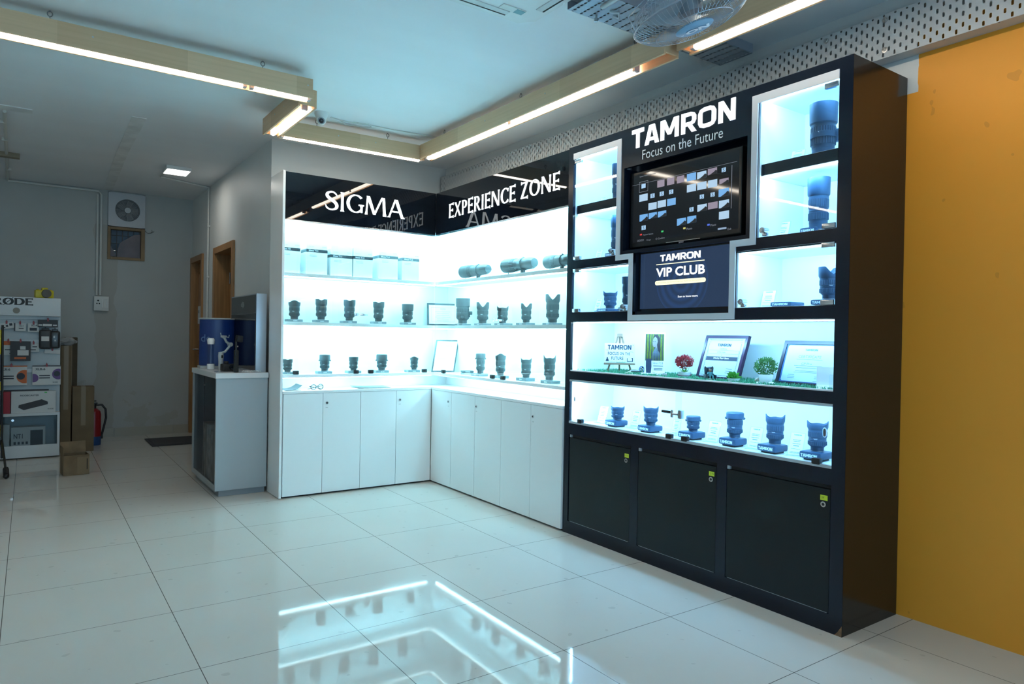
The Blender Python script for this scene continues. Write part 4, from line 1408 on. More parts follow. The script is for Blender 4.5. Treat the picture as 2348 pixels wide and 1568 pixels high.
tlens(Z7, 3.483, 470, 575, 1105, 1360, .10, z_ + .014, 'zoom lens cut off by the white trim in the black cabinet lower left compartment', 'round', hood=.22, waist=.85)
tbase(Z7, 3.483, 438, 580, 1372, 1404, .10, z_, 'navy base cut off by the white trim in the black cabinet lower left compartment')
p, hb = tbase(Z8, 2.569, 490, 672, 1380, 1418, .14, z_, 'navy base behind the lower right glass door hinge')
tlens(Z8, 2.569, 532, 655, 1195, 1385, .14, z_ + hb + .001, 'lens with a deep notched hood at the right edge, black cabinet middle right compartment', 'vee', hood=.34, twist=.35)
tbase(Z8, 2.569, 252, 442, 1386, 1418, .17, z_, 'empty navy base without a lens in the black cabinet middle right compartment')
for zf, x0, x1, tp, bt, b0, b1, bt0, bb, v, lab, stl, hd, blab in (
    (ZA, 783, 1008, 415, 642, 682, 1067, 636, 745, .17, 'short wide lens with pointed hood ears, leftmost in the black cabinet bottom compartment', 'horn', .34, 'leftmost navy base in the black cabinet bottom compartment'),
    (ZA, 1315, 1560, 420, 728, 1218, 1634, 716, 830, .17, 'lens with tall pointed hood ears, second from the left in the black cabinet bottom compartment', 'horn', .34, 'navy base left of the glass door key in the black cabinet bottom compartment'),
    (ZA, 2015, 2245, 570, 820, 1880, 2330, 812, 940, .17, 'short hoodless-looking lens just right of the glass seam in the black cabinet bottom compartment', 'cap', .30, 'navy base just right of the glass seam in the black cabinet bottom compartment'),
    (ZC, 462, 742, 362, 778, 343, 800, 766, 905, .17, 'medium lens with a reversed mushroom-like hood, fourth in the black cabinet bottom compartment', 'cap', .24, 'fourth navy base in the black cabinet bottom compartment, under the lens with the mushroom-like hood'),
    (ZC, 1107, 1410, 392, 880, 975, 1460, 868, 1010, .17, 'tall lens with two pointed hood ears, second from right in the black cabinet bottom compartment', 'horn', .30, 'second navy base from the right in the black cabinet bottom compartment'),
    (ZC, 1785, 2112, 498, 990, 1670, 2195, 975, 1120, .17, 'tall eared lens beside a white oval sticker, rightmost in the black cabinet bottom compartment', 'horn', .28, 'rightmost navy base in the black cabinet bottom compartment'),
):
    p, hb = tbase(zf, 7.115, b0, b1, bt0, bb, v, ZD5, blab)
    cx, cy = zf((x0 + x1) / 2, bt)
    pl = at_x(cx, cy, v)
    lens(lab, (cx, cy), 'x', v, ZD5 + hb + .0005, (x1 - x0) / 7.115, (bt - tp) / 7.115, stl, hood=hd, group=GT, navy=True)  # navy: black lens, blue LED cast in its colours
# price cards: clear acrylic stands with a printed sheet
def card(zf, k, x0, x1, tp, bt, v, z, label):
    cx, cy = zf((x0 + x1) / 2, bt)
    p = at_x(cx, cy, v)
    p.z = z
    s = scale_at(p)
    W, H = (x1 - x0) / k * s * .95, (bt - tp) / k * s
    t = thing('price_card', label, 'price card', p, -PI / 2 + .12, 'acrylic price cards in the black cabinet')
    up = Vector((0, .34, 1)).normalized()
    M = frame((0, 0, .002), AX, up)
    N = AX.cross(up).normalized()
    B().prism([(-W / 2, 0), (W / 2, 0), (W / 2, H), (-W / 2, H)], Vector((0, 0, .002)), AX, up, -N, .003).box(-W / 2, W / 2, -.03, .002, 0, .0025).build('holder', m_acr, t)
    b = B().prism([(-W / 2 + .003, .004), (W / 2 - .003, .004), (W / 2 - .003, H - .003), (-W / 2 + .003, H - .003)], Vector((0, 0, .002)) + N * .0004, AX, up, N, .0004)
    sh = b.build('sheet', m_paper, t)
    M.translation = Vector((0, 0, .002)) + N * .0009
    b = B()
    glyphs(b, BOLD, 'TAMRON', M, -W * .26, H * .86, W * .52, H * .055, .0003)
    lines(b, M, -W * .3, W * .3, (H * .66, H * .60, H * .5), H * .022)
    lines(b, M, -W * .22, W * .22, (H * .40,), H * .035)
    lines(b, M, -W * .38, W * .38, (H * .28, H * .14, H * .10), H * .016)
    b.build('lettering', mat('card_ink', (.12, .28, .36), .6), sh)


for a in ((Z8, 2.569, 355, 445, 458, 552, .18, ZD1, 'price card left of the large lens on the black cabinet top right shelf'),
          (Z8, 2.569, 275, 353, 880, 998, .20, ZD2, 'price card on the black cabinet second right shelf, between the lock and the tall telephoto'),
          (Z8, 2.569, 180, 270, 1305, 1418, .20, ZD3, 'price card in the black cabinet middle right compartment, left of the empty base'),
          (Z7, 3.483, 285, 352, 430, 500, .17, ZD1, 'small price card on the black cabinet top left shelf'),
          (Z7, 3.483, 243, 312, 880, 975, .17, ZD2, 'price card on the black cabinet second left shelf'),
          (Z7, 3.483, 236, 302, 1282, 1402, .20, ZD3, 'price card left of the small eared lens in the black cabinet lower left compartment'),
          (ZA, 7.115, 530, 715, 425, 708, .19, ZD5, 'leftmost price card in the black cabinet bottom compartment'),
          (ZA, 7.115, 1065, 1245, 485, 788, .19, ZD5, 'price card between the first and second lens of the black cabinet bottom compartment'),
          (ZA, 7.115, 1740, 1905, 635, 892, .19, ZD5, 'price card behind the glass seam of the black cabinet bottom compartment'),
          (ZC, 7.115, 105, 340, 500, 852, .17, ZD5, 'price card between the third and fourth lens of the black cabinet bottom compartment'),
          (ZC, 7.115, 785, 1028, 590, 955, .17, ZD5, 'price card between the fourth and fifth lens of the black cabinet bottom compartment'),
          (ZC, 7.115, 1445, 1710, 680, 1068, .17, ZD5, 'rightmost price card in the black cabinet bottom compartment')):
    card(*a)

# ------------------------------------------------------------------ the long display with artificial grass
ZY = lambda x, y: (1290 + x / 7.115, 720 + y / 7.115)
ZZ = lambda x, y: (1580 + x / 6.709, 720 + y / 6.709)
ZG = ZD4 + .012                                   # top of the turf mat
m_turf = mat('turf_green', (.07, .34, .19), .6, var=(60, .4))
b = B()
GY0, GY1, GX0, GX1 = -1.80, -3.474, .0475, XBK - .004
b.box(GX0, GX1, GY1, GY0, ZD4 + .0005, ZD4 + .006)
for k in range(9000):
    x, y = RND.uniform(GX0, GX1), RND.uniform(GY1, GY0)
    a, h, ln = RND.uniform(0, 2 * PI), RND.uniform(.010, .021), RND.uniform(-.012, .012)
    wd = .0015
    dx_, dy_ = math.cos(a) * wd, math.sin(a) * wd
    lx, ly = -math.sin(a) * ln, math.cos(a) * ln
    lx = min(max(x + lx, GX0 + .002), GX1 - .002) - x
    v = [b.bm.verts.new(q) for q in ((x - dx_, y - dy_, ZD4 + .005), (x + dx_, y + dy_, ZD4 + .005), (x + lx * .5 + dx_ * .7, y + ly * .5 + dy_ * .7, ZD4 + .005 + h * .6),
                                     (x + lx, y + ly, ZD4 + .005 + h), (x + lx * .5 - dx_ * .7, y + ly * .5 - dy_ * .7, ZD4 + .005 + h * .6))]
    b.bm.faces.new((v[0], v[1], v[2], v[4]))
    b.bm.faces.new((v[4], v[2], v[3]))
tag(b.build('artificial_grass', m_turf), 'strip of artificial grass lining the long lit display', 'artificial grass', kind='stuff')


def on_turf(px, py, v, dz=0.0):
    p = at_x(px, py, v)
    p.z = ZD4 + .0075 + dz
    return p


# little easel with the hand-painted board
m_eas = mat('easel_wood', (.30, .20, .13), .6, var=(8, .15), stretch=(1, 1, 6))
v = .20
pL, pR = at_x(*ZY(690, 780), v), at_x(*ZY(1160, 780), v)
W = (470 / 7.115) * scale_at(pL)
zb, ztp = pL.z, at_x(*ZY(690, 470), v).z
zap = at_x(*ZY(930, 330), v).z
p = on_turf(*ZY(925, 870), v)
t = thing('easel', 'small wooden tabletop easel holding the painted board on the grass', 'easel', p, facing(p))
hb, ha = zb - p.z, zap - p.z
b = B()
for s in (-1, 1):
    b.box(-.0055, .0055, -.004, .004, 0, ha, .001, Matrix.Translation((s * W * .40, .002, 0)) @ Matrix.Rotation(-s * math.atan2(W * .36, ha), 4, 'Y') @ Matrix.Rotation(-.10, 4, 'X'))
b.build('front_leg', m_eas, t)
B().box(-.005, .005, -.004, .004, 0, ha * 1.0, .001, Matrix.Translation((0, .085, 0)) @ Matrix.Rotation(.24, 4, 'X')).build('rear_leg', m_eas, t)
B().box(-W * .52, W * .52, -.026, .001, hb - .012, hb - .001, .002).build('ledge', m_eas, t)
B().box(-.016, .016, .004, .03, ha * .93, ha * 1.02, .004).build('head_block', m_eas, t)
bd = thing('painted_board', 'white board hand-lettered FOCUS ON THE FUTURE, standing on the small easel', 'sign', (p.x, p.y, p.z + hb), facing(p))
H = ztp - zb
up = Vector((0, .10, 1)).normalized()
B().prism([(-W / 2, 0), (W / 2, 0), (W / 2, H), (-W / 2, H)], Vector((0, -.022, 0)), AX, up, Vector((0, 1, -.10)).normalized(), .012).build('board', mat('canvas_white', (.80, .83, .85), .6), bd)
M = frame((0, -.0226, 0), AX, up)
b = B()
glyphs(b, BOLD, 'TAMRON', M, -W * .40, H * .68, W * .79, H * .24, .0005)
write(b, 'FOCUS', M, -W * .39, H * .40, W * .36, H * .16, bold=.02)
write(b, 'ON', M, W * .01, H * .41, W * .13, H * .14, bold=.02)
write(b, 'THE', M, W * .19, H * .40, W * .16, H * .14, bold=.015)
write(b, 'FUTURE', M, -W * .27, H * .15, W * .40, H * .17, bold=.015)
for x0, x1, y0, y1 in ((-.46, -.35, .08, .12), (-.445, -.365, .12, .2), (-.425, -.385, .2, .28), (.25, .27, .08, .25), (.42, .45, .08, .24), (.25, .45, .07, .10), (.40, .45, .22, .26)):
    rect(b, M, W * x0, W * x1, H * y0, H * y1)
b.build('lettering', mat('board_ink', (.02, .04, .08), .6), bd)
b = B()
for k in range(26):
    x = -W * .4 + W * .72 * k / 25
    b.add([(x - .001, .002, .0006), (x + .001, .002, .0006), (x + RND.uniform(-.003, .003), H * RND.uniform(.06, .13), .0006)], [(0, 1, 2)], M)
rect(b, M, -W * .1, W * .2, .001, .004)
rect(b, M, W * .43, W * .46, H * .90, H * .93)
b.build('painted_grass', mat('paint_green', (.16, .42, .26), .6), bd)
b = B()
for cx, cy in ((-.42, .62), (.40, .54)):
    for k in range(3):
        a = k * 1.3 - .3
        b.add([(W * cx, H * cy, .0006), (W * cx + .010 * math.cos(a), H * cy + .010 * math.sin(a), .0006), (W * cx + .010 * math.cos(a + .5), H * cy + .010 * math.sin(a + .5), .0006)], [(0, 1, 2)], M)
b.build('painted_flower', mat('paint_mauve', (.45, .42, .55), .6), bd)

# twig and rope bench-like driftwood on a thin black stand
p = on_turf(*ZY(1180, 890), .14)
t = thing('driftwood_bridge', 'small grey plank tied with pale rope on a thin black stand, right of the easel', 'ornament', p, facing(p))
B().box(-.028, .026, -.012, .012, .018, .024, .002).build('plank', mat('plank_grey', (.42, .44, .46), .6), t)
B().tube([(-.024, -.012, .0175), (.030, -.012, .0175)], .0022).tube([(0, -.004, .018), (0, -.004, 0)], .0018).tube([(-.008, -.006, .0), (0, -.004, .007), (.008, -.002, .0)], .0015).build('stand', m_clip, t)
b = B()
b.tube([(-.056, -.012, .006), (-.04, -.012, .010), (-.022, -.010, .016)], .0055)
for a in range(3):
    b.tube([(-.03 + a * .006, -.014, .014), (-.028 + a * .007, -.018, .006 + a * .001), (-.03 + a * .008, -.019, .0)], .0013)
b.tube([(-.02, 0, .0275), (-.01, .004, .0295), (.008, -.003, .0285), (.014, .005, .028)], .0035)
b.build('rope', mat('rope_cream', (.62, .62, .45), .8), t, 60)

# small blue lantern-like trinket behind the photo stand
p = on_turf(*ZY(1292, 850), .21)
t = thing('trinket', 'small blue oval trinket with a dark twisted centre, left of the portrait stand', 'ornament', p, facing(p))
b = B()
R1, H1 = .0135, .042
b.tube([(R1 * math.cos(a), 0, .024 + H1 / 2 * math.sin(a)) for a in [2 * PI * k / 24 for k in range(24)]], .0028, 8, True)
b.box(-.010, .010, -.006, .006, -.001, .004, .002)
b.build('ring', mat('trinket_blue', (.02, .10, .30), .3), t, 50)
b = B()
for k in range(5):
    b.ball((.004 * (-1) ** k, 0, .010 + k * .007), .0052, 8)
b.build('core', mat('trinket_dark', (.03, .06, .06), .4), t, 50)

# portrait stand
v = .19
p0 = at_x(*ZY(1345, 880), v)
p = on_turf(*ZY(1500, 880), v)
zt2 = at_x(*ZY(1345, 290), v).z
W = 330 / 7.115 * scale_at(p)
H = zt2 - p.z - .003
t = thing('portrait_stand', 'white standing card with a portrait photo and a lens picture, on the grass', 'display card', p, facing(p))
B().box(-W * .66, W * .60, -.022, .03, 0, .012, .002).build('foot', m_paper, t)
B().box(-W / 2, W / 2, 0, .004, .012, H).build('panel', m_paper, t)
M = frame((0, -.0004, 0), AX, AZ)
m_ph = mat('photo_woods', (.25, .40, .06), .4)
q = NT(m_ph)
vec, X_, Y_, Z_ = q.xyz()
sx_ = q.m('ADD', X_, q.m('MULTIPLY', q.noise(vec, 18), .012))
trunk = q.m('GREATER_THAN', q.m('SINE', q.m('MULTIPLY', sx_, 420)), .3)
cl = q.mix(q.noise(vec, 60, 4), (.045, .10, .012), (.24, .30, .03))
cl = q.mix(q.m('MULTIPLY', trunk, q.m('GREATER_THAN', Z_, .055)), cl, (.05, .065, .06))
m_ph.node_tree.links.new(cl, m_ph.node_tree.nodes['Principled BSDF'].inputs['Base Color'])
b = B()
zp = H * .34
rect(b, M, -W * .46, W * .44, zp, H * .965)
ph = b.build('photo', m_ph, t)
PW, PH = W * .90, H * .625
f2 = lambda pts, m, nm, l: B().prism([(-W * .46 + PW * x, zp + PH * y) for x, y in pts], Vector((0, -.0010 - l, 0)), AX, AZ, Vector((0, 1, 0)), .0003).build(nm, m, t)
f2([(.34, 0), (.34, .14), (.40, .30), (.47, .42), (.52, .47), (.66, .46), (.74, .36), (.80, .2), (.82, 0)], mat('photo_grey', (.20, .26, .34), .5), 'photo_blouse', 0)
f2([(.44, .93), (.40, .80), (.47, .88), (.58, .72), (.64, .52), (.70, .36), (.80, .28), (.82, .42), (.78, .62), (.76, .84), (.68, .95), (.55, .98)], mat('photo_hair', (.03, .025, .03), .5), 'photo_hair', .0004)
f2([(.42, .82), (.38, .68), (.40, .56), (.46, .50), (.54, .53), (.54, .47), (.64, .46), (.62, .6), (.66, .72), (.62, .84), (.52, .90)], mat('photo_skin', (.30, .27, .29), .5), 'photo_face', .0008)
f2([(.405, .585), (.45, .58), (.47, .57), (.43, .56)], mat('photo_lips', (.40, .16, .18), .5), 'photo_lips', .0012)
b = B()
for x in (.415, .50):
    rect(b, frame((0, -.0026, 0), AX, AZ), -W * .46 + PW * x, -W * .46 + PW * (x + .045), zp + PH * .705, zp + PH * .725)
b.build('photo_eyes', m_ink, t)
B().prism([(-W * .40, H * .05), (-W * .18, H * .05), (-W * .15, H * .2), (-W * .16, H * .36), (-W * .20, H * .385), (-W * .38, H * .385), (-W * .42, H * .36), (-W * .42, H * .2)], Vector((0, -.003, 0)), AX, AZ, AY, .0008).build('lens_picture', mat('picture_navy', (.03, .05, .10), .4), t)
b = B()
write(b, '50mm F/2.8', M, -W * .10, H * .26, W * .5, H * .05)
lines(b, M, -W * .10, W * .44, (H * .21, H * .15, H * .12), H * .016)
write(b, 'MRP', M, -W * .10, H * .045, height=H * .022)
glyphs(b, BOLD, 'TAMRON', frame((0, -.0226, 0), AX, AZ), -W * .30, .0035, W * .45, .005, .0004)
b.build('lettering', mat('print_blue_grey', (.12, .16, .22), .6), t)


def pebble(name, label, px, py, v, r, m, sq=(1.3, 1, .6), cat='stone', group=None, dz=0.0, wob=.25):
    p = on_turf(px, py, v)
    t = thing(name, label, cat, p, facing(p), group)
    b = B().ball((0, 0, r * sq[2] * .85 + dz), r, 16, sq)
    for q in b.bm.verts:
        q.co += Vector((RND.uniform(-1, 1), RND.uniform(-1, 1), RND.uniform(-1, 1))) * r * wob * .4
    b.build('body', m, t, 40)
    return t


m_stone = mat('speckled_stone', (.46, .46, .47), .7, var=(90, .5))
pebble('stone', 'flat speckled white stone at the foot of the portrait stand', *ZY(1570, 930), .12, .012, m_stone, (1.5, 1, .55), group='speckled stones')
pebble('stone', 'rough grey speckled stone with a brown patch, right of the portrait stand', *ZY(1655, 930), .14, .014, mat('brown_stone', (.34, .32, .30), .7, var=(80, .6)), (1.3, 1, .75), group='speckled stones')


def plant(name, label, px, py, v, pot_r, pot_h, leaf_m, R, zc, n, leaf, sq, pot_m, pot='round', leaf2=None):
    p = on_turf(px, py, v)
    t = thing(name, label, 'potted plant', p, facing(p))
    if pot == 'round':
        B().lathe([(0, 0), (pot_r * .74, 0), (pot_r, pot_h), (pot_r * .9, pot_h), (pot_r * .82, pot_h * .82), (0, pot_h * .82)], 28).build('pot', pot_m, t, 35)
    elif pot == 'square':
        b = B().box(-pot_r, pot_r, -pot_r, pot_r, 0, pot_h, .003)
        for q in b.bm.verts:
            k = .78 + .22 * q.co.z / pot_h
            q.co.x *= k
            q.co.y *= k
        b.build('pot', pot_m, t, 35)
    else:
        b = B().lathe([(0, 0), (pot_r * .8, 0), (pot_r, pot_h), (pot_r * .85, pot_h), (pot_r * .7, pot_h * .7), (0, pot_h * .7)], 8, Matrix.Rotation(.3, 4, 'Z'))
        b.build('pot', pot_m, t, 20)
    b = B()
    for k in range(n):
        u, w_ = RND.random() * 2 * PI, math.acos(RND.uniform(-1, 1))
        rr = R * RND.uniform(.55, 1)
        c = Vector((rr * math.sin(w_) * math.cos(u) * sq[0], rr * math.sin(w_) * math.sin(u) * sq[0] * .8, zc + rr * math.cos(w_) * sq[1]))
        d = (c - Vector((0, 0, zc * .7))).normalized()
        sd = d.orthogonal().normalized()
        sd.rotate(Matrix.Rotation(RND.random() * 6.28, 3, d))
        L, wd = leaf * RND.uniform(.7, 1.2), leaf * .34
        nrm = d.cross(sd)
        for s in (sd, nrm):
            v_ = [b.bm.verts.new(q) for q in (c - d * L * .5, c + s * wd, c + d * L * .6, c - s * wd)]
            b._face(v_)
    b.build('foliage', leaf_m, t)
    b = B()
    for k in range(7):
        a = 2 * PI * k / 7
        b.tube([(0, 0, pot_h * .8), (R * .3 * math.cos(a), R * .3 * math.sin(a), zc * .9), (R * .6 * math.cos(a), R * .6 * math.sin(a), zc + R * .4)], .0008, 4)
    b.build('stem', mat('stem_green', (.10, .18, .06), .6), t)
    if leaf2:
        b = B()
        for k in range(9):
            a = PI + PI * k / 8
            e = Vector((math.cos(a) * pot_r * .95, math.sin(a) * pot_r * .95, pot_h * (1.35 + .4 * (k % 2))))
            o_ = Vector((0, 0, pot_h * .9))
            sd = Vector((-math.sin(a), math.cos(a), 0)) * .006
            v_ = [b.bm.verts.new(q) for q in (o_, (o_ + e) / 2 + sd, e, (o_ + e) / 2 - sd)]
            b._face(v_)
        b.build('lower_leaf', leaf2, t)
    return t, p


m_pot = mat('white_ceramic', (.80, .82, .84), .25)
m_lg = mat('leaf_green', (.12, .30, .10), .55, var=(40, .5))
s_ = scale_at(at_x(1567, 850, .16))
t, p = plant('potted_plant', 'bushy artificial plant with red blossom in a white pot on the grass', *ZY(1985, 960), .16, 110 / 7.115 * s_, 95 / 7.115 * s_, mat('blossom_red', (.48, .06, .07), .6, var=(50, .5)), 150 / 7.115 * s_, 265 / 7.115 * s_, 700, .009, (1, .78), m_pot,
             'round', mat('leaf_lime', (.14, .42, .05), .5))
b = B()
r_ = 118 / 7.115 * s_
b.tube([(-r_ * 1.0, -.002, .018), (-r_ * .7, -r_ * .75, .0135), (0, -r_, .013), (r_ * .7, -r_ * .75, .0135), (r_ * 1.0, -.002, .019)], .0022)
b.build('ribbon', mat('maroon_cord', (.16, .012, .07), .5), t, 60)
t, p = plant('potted_plant', 'round green artificial bush in a square white pot, left of the right certificate', *ZZ(1180, 965), .15, 95 / 6.709 * s_, 130 / 6.709 * s_, m_lg, 165 / 6.709 * s_, 240 / 6.709 * s_, 700, .009, (.95, .80), m_pot, 'square')
t, p = plant('potted_plant', 'tiny succulent in a white bowl with a red rim, in front of the framed award', *ZZ(690, 940), .12, 92 / 6.709 * s_, 55 / 6.709 * s_, mat('leaf_bright', (.10, .42, .06), .5), 78 / 6.709 * s_, 78 / 6.709 * s_, 60, .024, (.95, .8), m_pot, 'facet')
b = B()
b.tube([(92 / 6.709 * s_ * .86 * math.cos(a), 92 / 6.709 * s_ * .86 * math.sin(a), .0016) for a in [2 * PI * k / 24 for k in range(24)]], .0016, 6, True)
b.build('ribbon', mat('maroon_cord', (.16, .012, .07), .5), t, 60)
pebble('stone', 'tan egg-shaped stone behind the square white pot', *ZZ(1052, 945), .19, .0125, mat('tan_stone', (.42, .36, .28), .6, var=(40, .3)), (1, 1, 1.15), wob=.05)
pebble('sea_shell', 'white scallop shell left of the square white pot', *ZZ(1082, 985), .12, .013, mat('shell_white', (.72, .72, .74), .5, var=(60, .2)), (1.3, .8, .5), 'shell', 'white shells by the square pot', wob=.15)
pebble('sea_shell', 'white scallop shell right of the square white pot', *ZZ(1268, 990), .12, .013, mat('shell_white', (.72, .72, .74), .5), (1.3, .8, .6), 'shell', 'white shells by the square pot', wob=.15)
pebble('stone', 'brown pebble lying in front of the seated doll', *ZZ(320, 915), .10, .010, mat('pebble_brown', (.30, .25, .20), .6, var=(60, .4)), (1.5, .9, .6), wob=.1)

# framed award and framed certificate
m_wine = mat('frame_plum', (.045, .022, .060), .25)
v = .22
p0 = at_x(*ZZ(98, 890), v); p0.z = ZD4 + .008
rt = Vector((-.10, -1, 0)).normalized()
nb = Vector((-rt.y, rt.x, 0)) * 1
nb = Vector((1, -.10, 0)).normalized()
pr = at_x(*ZZ(800, 905), v)
W = (at_x(*ZZ(98, 890), v) - pr).length * 1.0
zt3 = at_x(*ZZ(215, 320), .29).z
H = (zt3 - p0.z) * 1.03
up = (AZ + nb * .27 - rt * 0).normalized()
upl = (AZ + nb * .27 + rt * .06).normalized()
t, sh, M = frame_sheet('framed_award', 'plum framed award leaning back, with a dark lettered bar across its sheet', 'award', p0, rt, upl, W, H, W * .055, m_wine, mat('award_sheet', (.50, .66, .80), .3), .02)
b = B()
glyphs(b, BOLD, 'TAMRON', M, W * .33, H * .75, W * .32, H * .065, .0005)
write(b, 'Certificate', M, W * .40, H * .68, height=H * .035)
write(b, 'GP PRO, Noida', M, W * .36, H * .605, height=H * .03)
write(b, 'as', M, W * .47, H * .545, height=H * .02)
for a in ((.14, .86, .58, .584), (.14, .86, .66, .664), (.14, .144, .58, .66), (.856, .86, .58, .66)):
    rect(b, M, W * a[0], W * a[1], H * a[2], H * a[3])
lines(b, M, W * .2, W * .35, [H * k for k in (.27, .23, .19)], H * .008)
lines(b, M, W * .65, W * .82, [H * k for k in (.25, .20, .16)], H * .008)
for a in ((.12, .88, .895, .903), (.12, .88, .097, .105), (.115, .123, .18, .82), (.877, .885, .18, .82)):
    rect(b, M, W * a[0], W * a[1], H * a[2], H * a[3])
for cx, cy in ((.13, .88), (.87, .88), (.13, .12), (.87, .12)):
    for k in range(2):
        pts = [(W * cx + (.006 + .004 * k) * math.cos(a), H * cy + (.006 + .004 * k) * math.sin(a)) for a in [2 * PI * i / 14 for i in range(14)]]
        for (xa, ya), (xb, yb) in zip(pts, pts[1:]):
            b.add([(xa, ya, .0006), (xb, yb, .0006), (xb * .98 + W * cx * .02, yb + .0008, .0006), (xa, ya + .0008, .0006)], [(0, 1, 2, 3)], M)
b.build('lettering', mat('award_ink', (.03, .05, .09), .6), sh)
b = B()
rect(b, M, W * .13, W * .87, H * .43, H * .52, .0008)
bar = b.build('dark_bar', mat('award_bar', (.015, .03, .06), .5), sh)
b = B()
write(b, 'Priority Plus+ Store', M, W * .31, H * .455, W * .36, H * .05, bold=.02, lift=.0014)
b.build('bar_lettering', m_mark, sh)
v = .20
p0 = at_x(*ZZ(1310, 985), v); p0.z = ZD4 + .008
W = .335
zt3 = at_x(*ZZ(1375, 400), .28).z
H = (zt3 - p0.z) * 1.03
t, sh, M = frame_sheet('framed_certificate', 'navy framed certificate leaning at the right end of the grass, partly hidden', 'certificate', p0, rt, upl, W, H, W * .05, mat('frame_navy', (.012, .018, .035), .3), mat('certificate_mat', (.05, .13, .34), .4), .02)
B().prism([(W * .10, H * .10), (W * .90, H * .10), (W * .92, H * .13), (W * .92, H * .87), (W * .90, H * .90), (W * .10, H * .90), (W * .08, H * .87), (W * .08, H * .13)], M.translation + M.col[2].xyz * .0004, M.col[0].xyz, M.col[1].xyz, M.col[2].xyz, .0006).build('inner_sheet', mat('award_sheet', (.50, .66, .80), .3), t)
b = B()
M.translation += M.col[2].xyz * .0012
glyphs(b, BOLD, 'TAMRON', M, W * .37, H * .78, W * .20, H * .045, .0004)
write(b, 'CERTIFICATE', M, W * .29, H * .62, W * .36, H * .06)
write(b, 'GP Pro', M, W * .36, H * .47, W * .17, H * .05)
lines(b, M, W * .24, W * .70, [H * k for k in (.585, .445, .40, .33, .30)], H * .008)
lines(b, M, W * .18, W * .3, [H * k for k in (.24, .20, .17)], H * .01)
lines(b, M, W * .6, W * .8, [H * k for k in (.22, .18, .12)], H * .008)
b.build('lettering', mat('certificate_ink', (.16, .26, .36), .6), sh)

# seated doll in a dark armchair
p = on_turf(*ZZ(320, 905), .13)
s_ = scale_at(p) / 6.709
t = thing('armchair_ornament', 'tiny dark high-backed armchair in front of the framed award', 'ornament', p, facing(p) + .35)
b = B().box(-80 * s_, 80 * s_, -40 * s_, 60 * s_, 0, 62 * s_, .002)
b.build('seat', mat('toy_dark', (.015, .02, .03), .4), t)
b = B().prism([(-60 * s_, 40 * s_), (60 * s_, 40 * s_), (72 * s_, 190 * s_), (60 * s_, 215 * s_), (40 * s_, 195 * s_), (-40 * s_, 195 * s_), (-60 * s_, 215 * s_), (-72 * s_, 190 * s_)], Vector((0, 40 * s_, 0)), AX, AZ, AY, 20 * s_)
b.build('backrest', mat('toy_dark', (.015, .02, .03), .4), t)
for s in (-1, 1):
    B().box(s * 62 * s_, s * 84 * s_, -62 * s_, 50 * s_, 55 * s_, 86 * s_, .0015).build('armrest', mat('toy_dark', (.015, .02, .03), .4), t)
t = thing('doll', 'tiny seated doll in teal clothes with a brown beard, sitting in the toy armchair', 'doll', (p.x, p.y, p.z + 62.5 * s_), facing(p) + .35)
b = B().lathe([(0, 0), (34 * s_, 0), (30 * s_, 55 * s_), (16 * s_, 72 * s_), (0, 75 * s_)], 14)
for s in (-1, 1):
    b.tube([(s * 26 * s_, 0, 60 * s_), (s * 46 * s_, -22 * s_, 36 * s_), (s * 40 * s_, -50 * s_, 30 * s_)], 10 * s_, 8)
    b.tube([(s * 16 * s_, -5 * s_, 12 * s_), (s * 20 * s_, -72 * s_, 12 * s_), (s * 22 * s_, -78 * s_, -36 * s_)], 12 * s_, 8)
b.build('body', mat('toy_teal', (.03, .16, .17), .5), t, 60)
B().ball((0, -2 * s_, 95 * s_), 24 * s_, 14).build('head', mat('toy_face', (.32, .20, .14), .5), t, 60)
B().lathe([(26 * s_, 0), (22 * s_, 16 * s_), (0, 26 * s_)], 12, Matrix.Translation((0, 2 * s_, 98 * s_))).build('hair', mat('toy_dark', (.015, .02, .03), .4), t, 60)
B().lathe([(0, -32 * s_), (16 * s_, -10 * s_), (20 * s_, 0), (0, 4 * s_)], 10, Matrix.Translation((0, -10 * s_, 84 * s_))).build('beard', mat('toy_orange', (.36, .13, .05), .5), t, 60)

# curved white backdrop at the right end
p = on_turf(*ZZ(2090, 1050), .10)
t = thing('curved_backdrop', 'curved white paper backdrop standing at the right end of the grass', 'backdrop', p, facing(p))
s_ = scale_at(p) / 6.709
b = B()
n = 14
vs = []
for i in range(n + 1):
    u = i / n
    if u < .35:
        yy, zz = -.045 + .05 * u / .35, .001
    else:
        a = min(1, (u - .35) / .35) * PI / 2
        yy, zz = .005 + .025 * math.sin(a), .001 + .030 * (1 - math.cos(a)) + max(0, u - .70) / .30 * (335 * s_ - .03)
    vs.append([b.bm.verts.new((x, yy + dy_, zz + dz_)) for x, dy_, dz_ in ((-120 * s_, 0, 0), (130 * s_, 0, 0), (130 * s_, .001, .0008), (-120 * s_, .001, .0008))])
for a, c in zip(vs, vs[1:]):
    for k in range(4):
        b._face([a[k], a[(k + 1) % 4], c[(k + 1) % 4], c[k]])
b.build('sheet', m_paper, t, 40)
B().box(62 * s_, 118 * s_, -.012, .010, .002, 230 * s_, .004).build('clear_box', m_acr, t, 40)

# oval stickers on the lower glass
def translucent(name, col):
    m = mat(name, col, .4)
    nt = m.node_tree
    mx = nn(nt, 'ShaderNodeMixShader')
    mx.inputs[0].default_value = .8
    tl_ = nn(nt, 'ShaderNodeBsdfTranslucent')
    tl_.inputs[0].default_value = (*col, 1)
    nt.links.new(nt.nodes['Principled BSDF'].outputs[0], mx.inputs[1])
    nt.links.new(tl_.outputs[0], mx.inputs[2])
    nt.links.new(mx.outputs[0], nt.nodes['Material Output'].inputs[0])
    return m


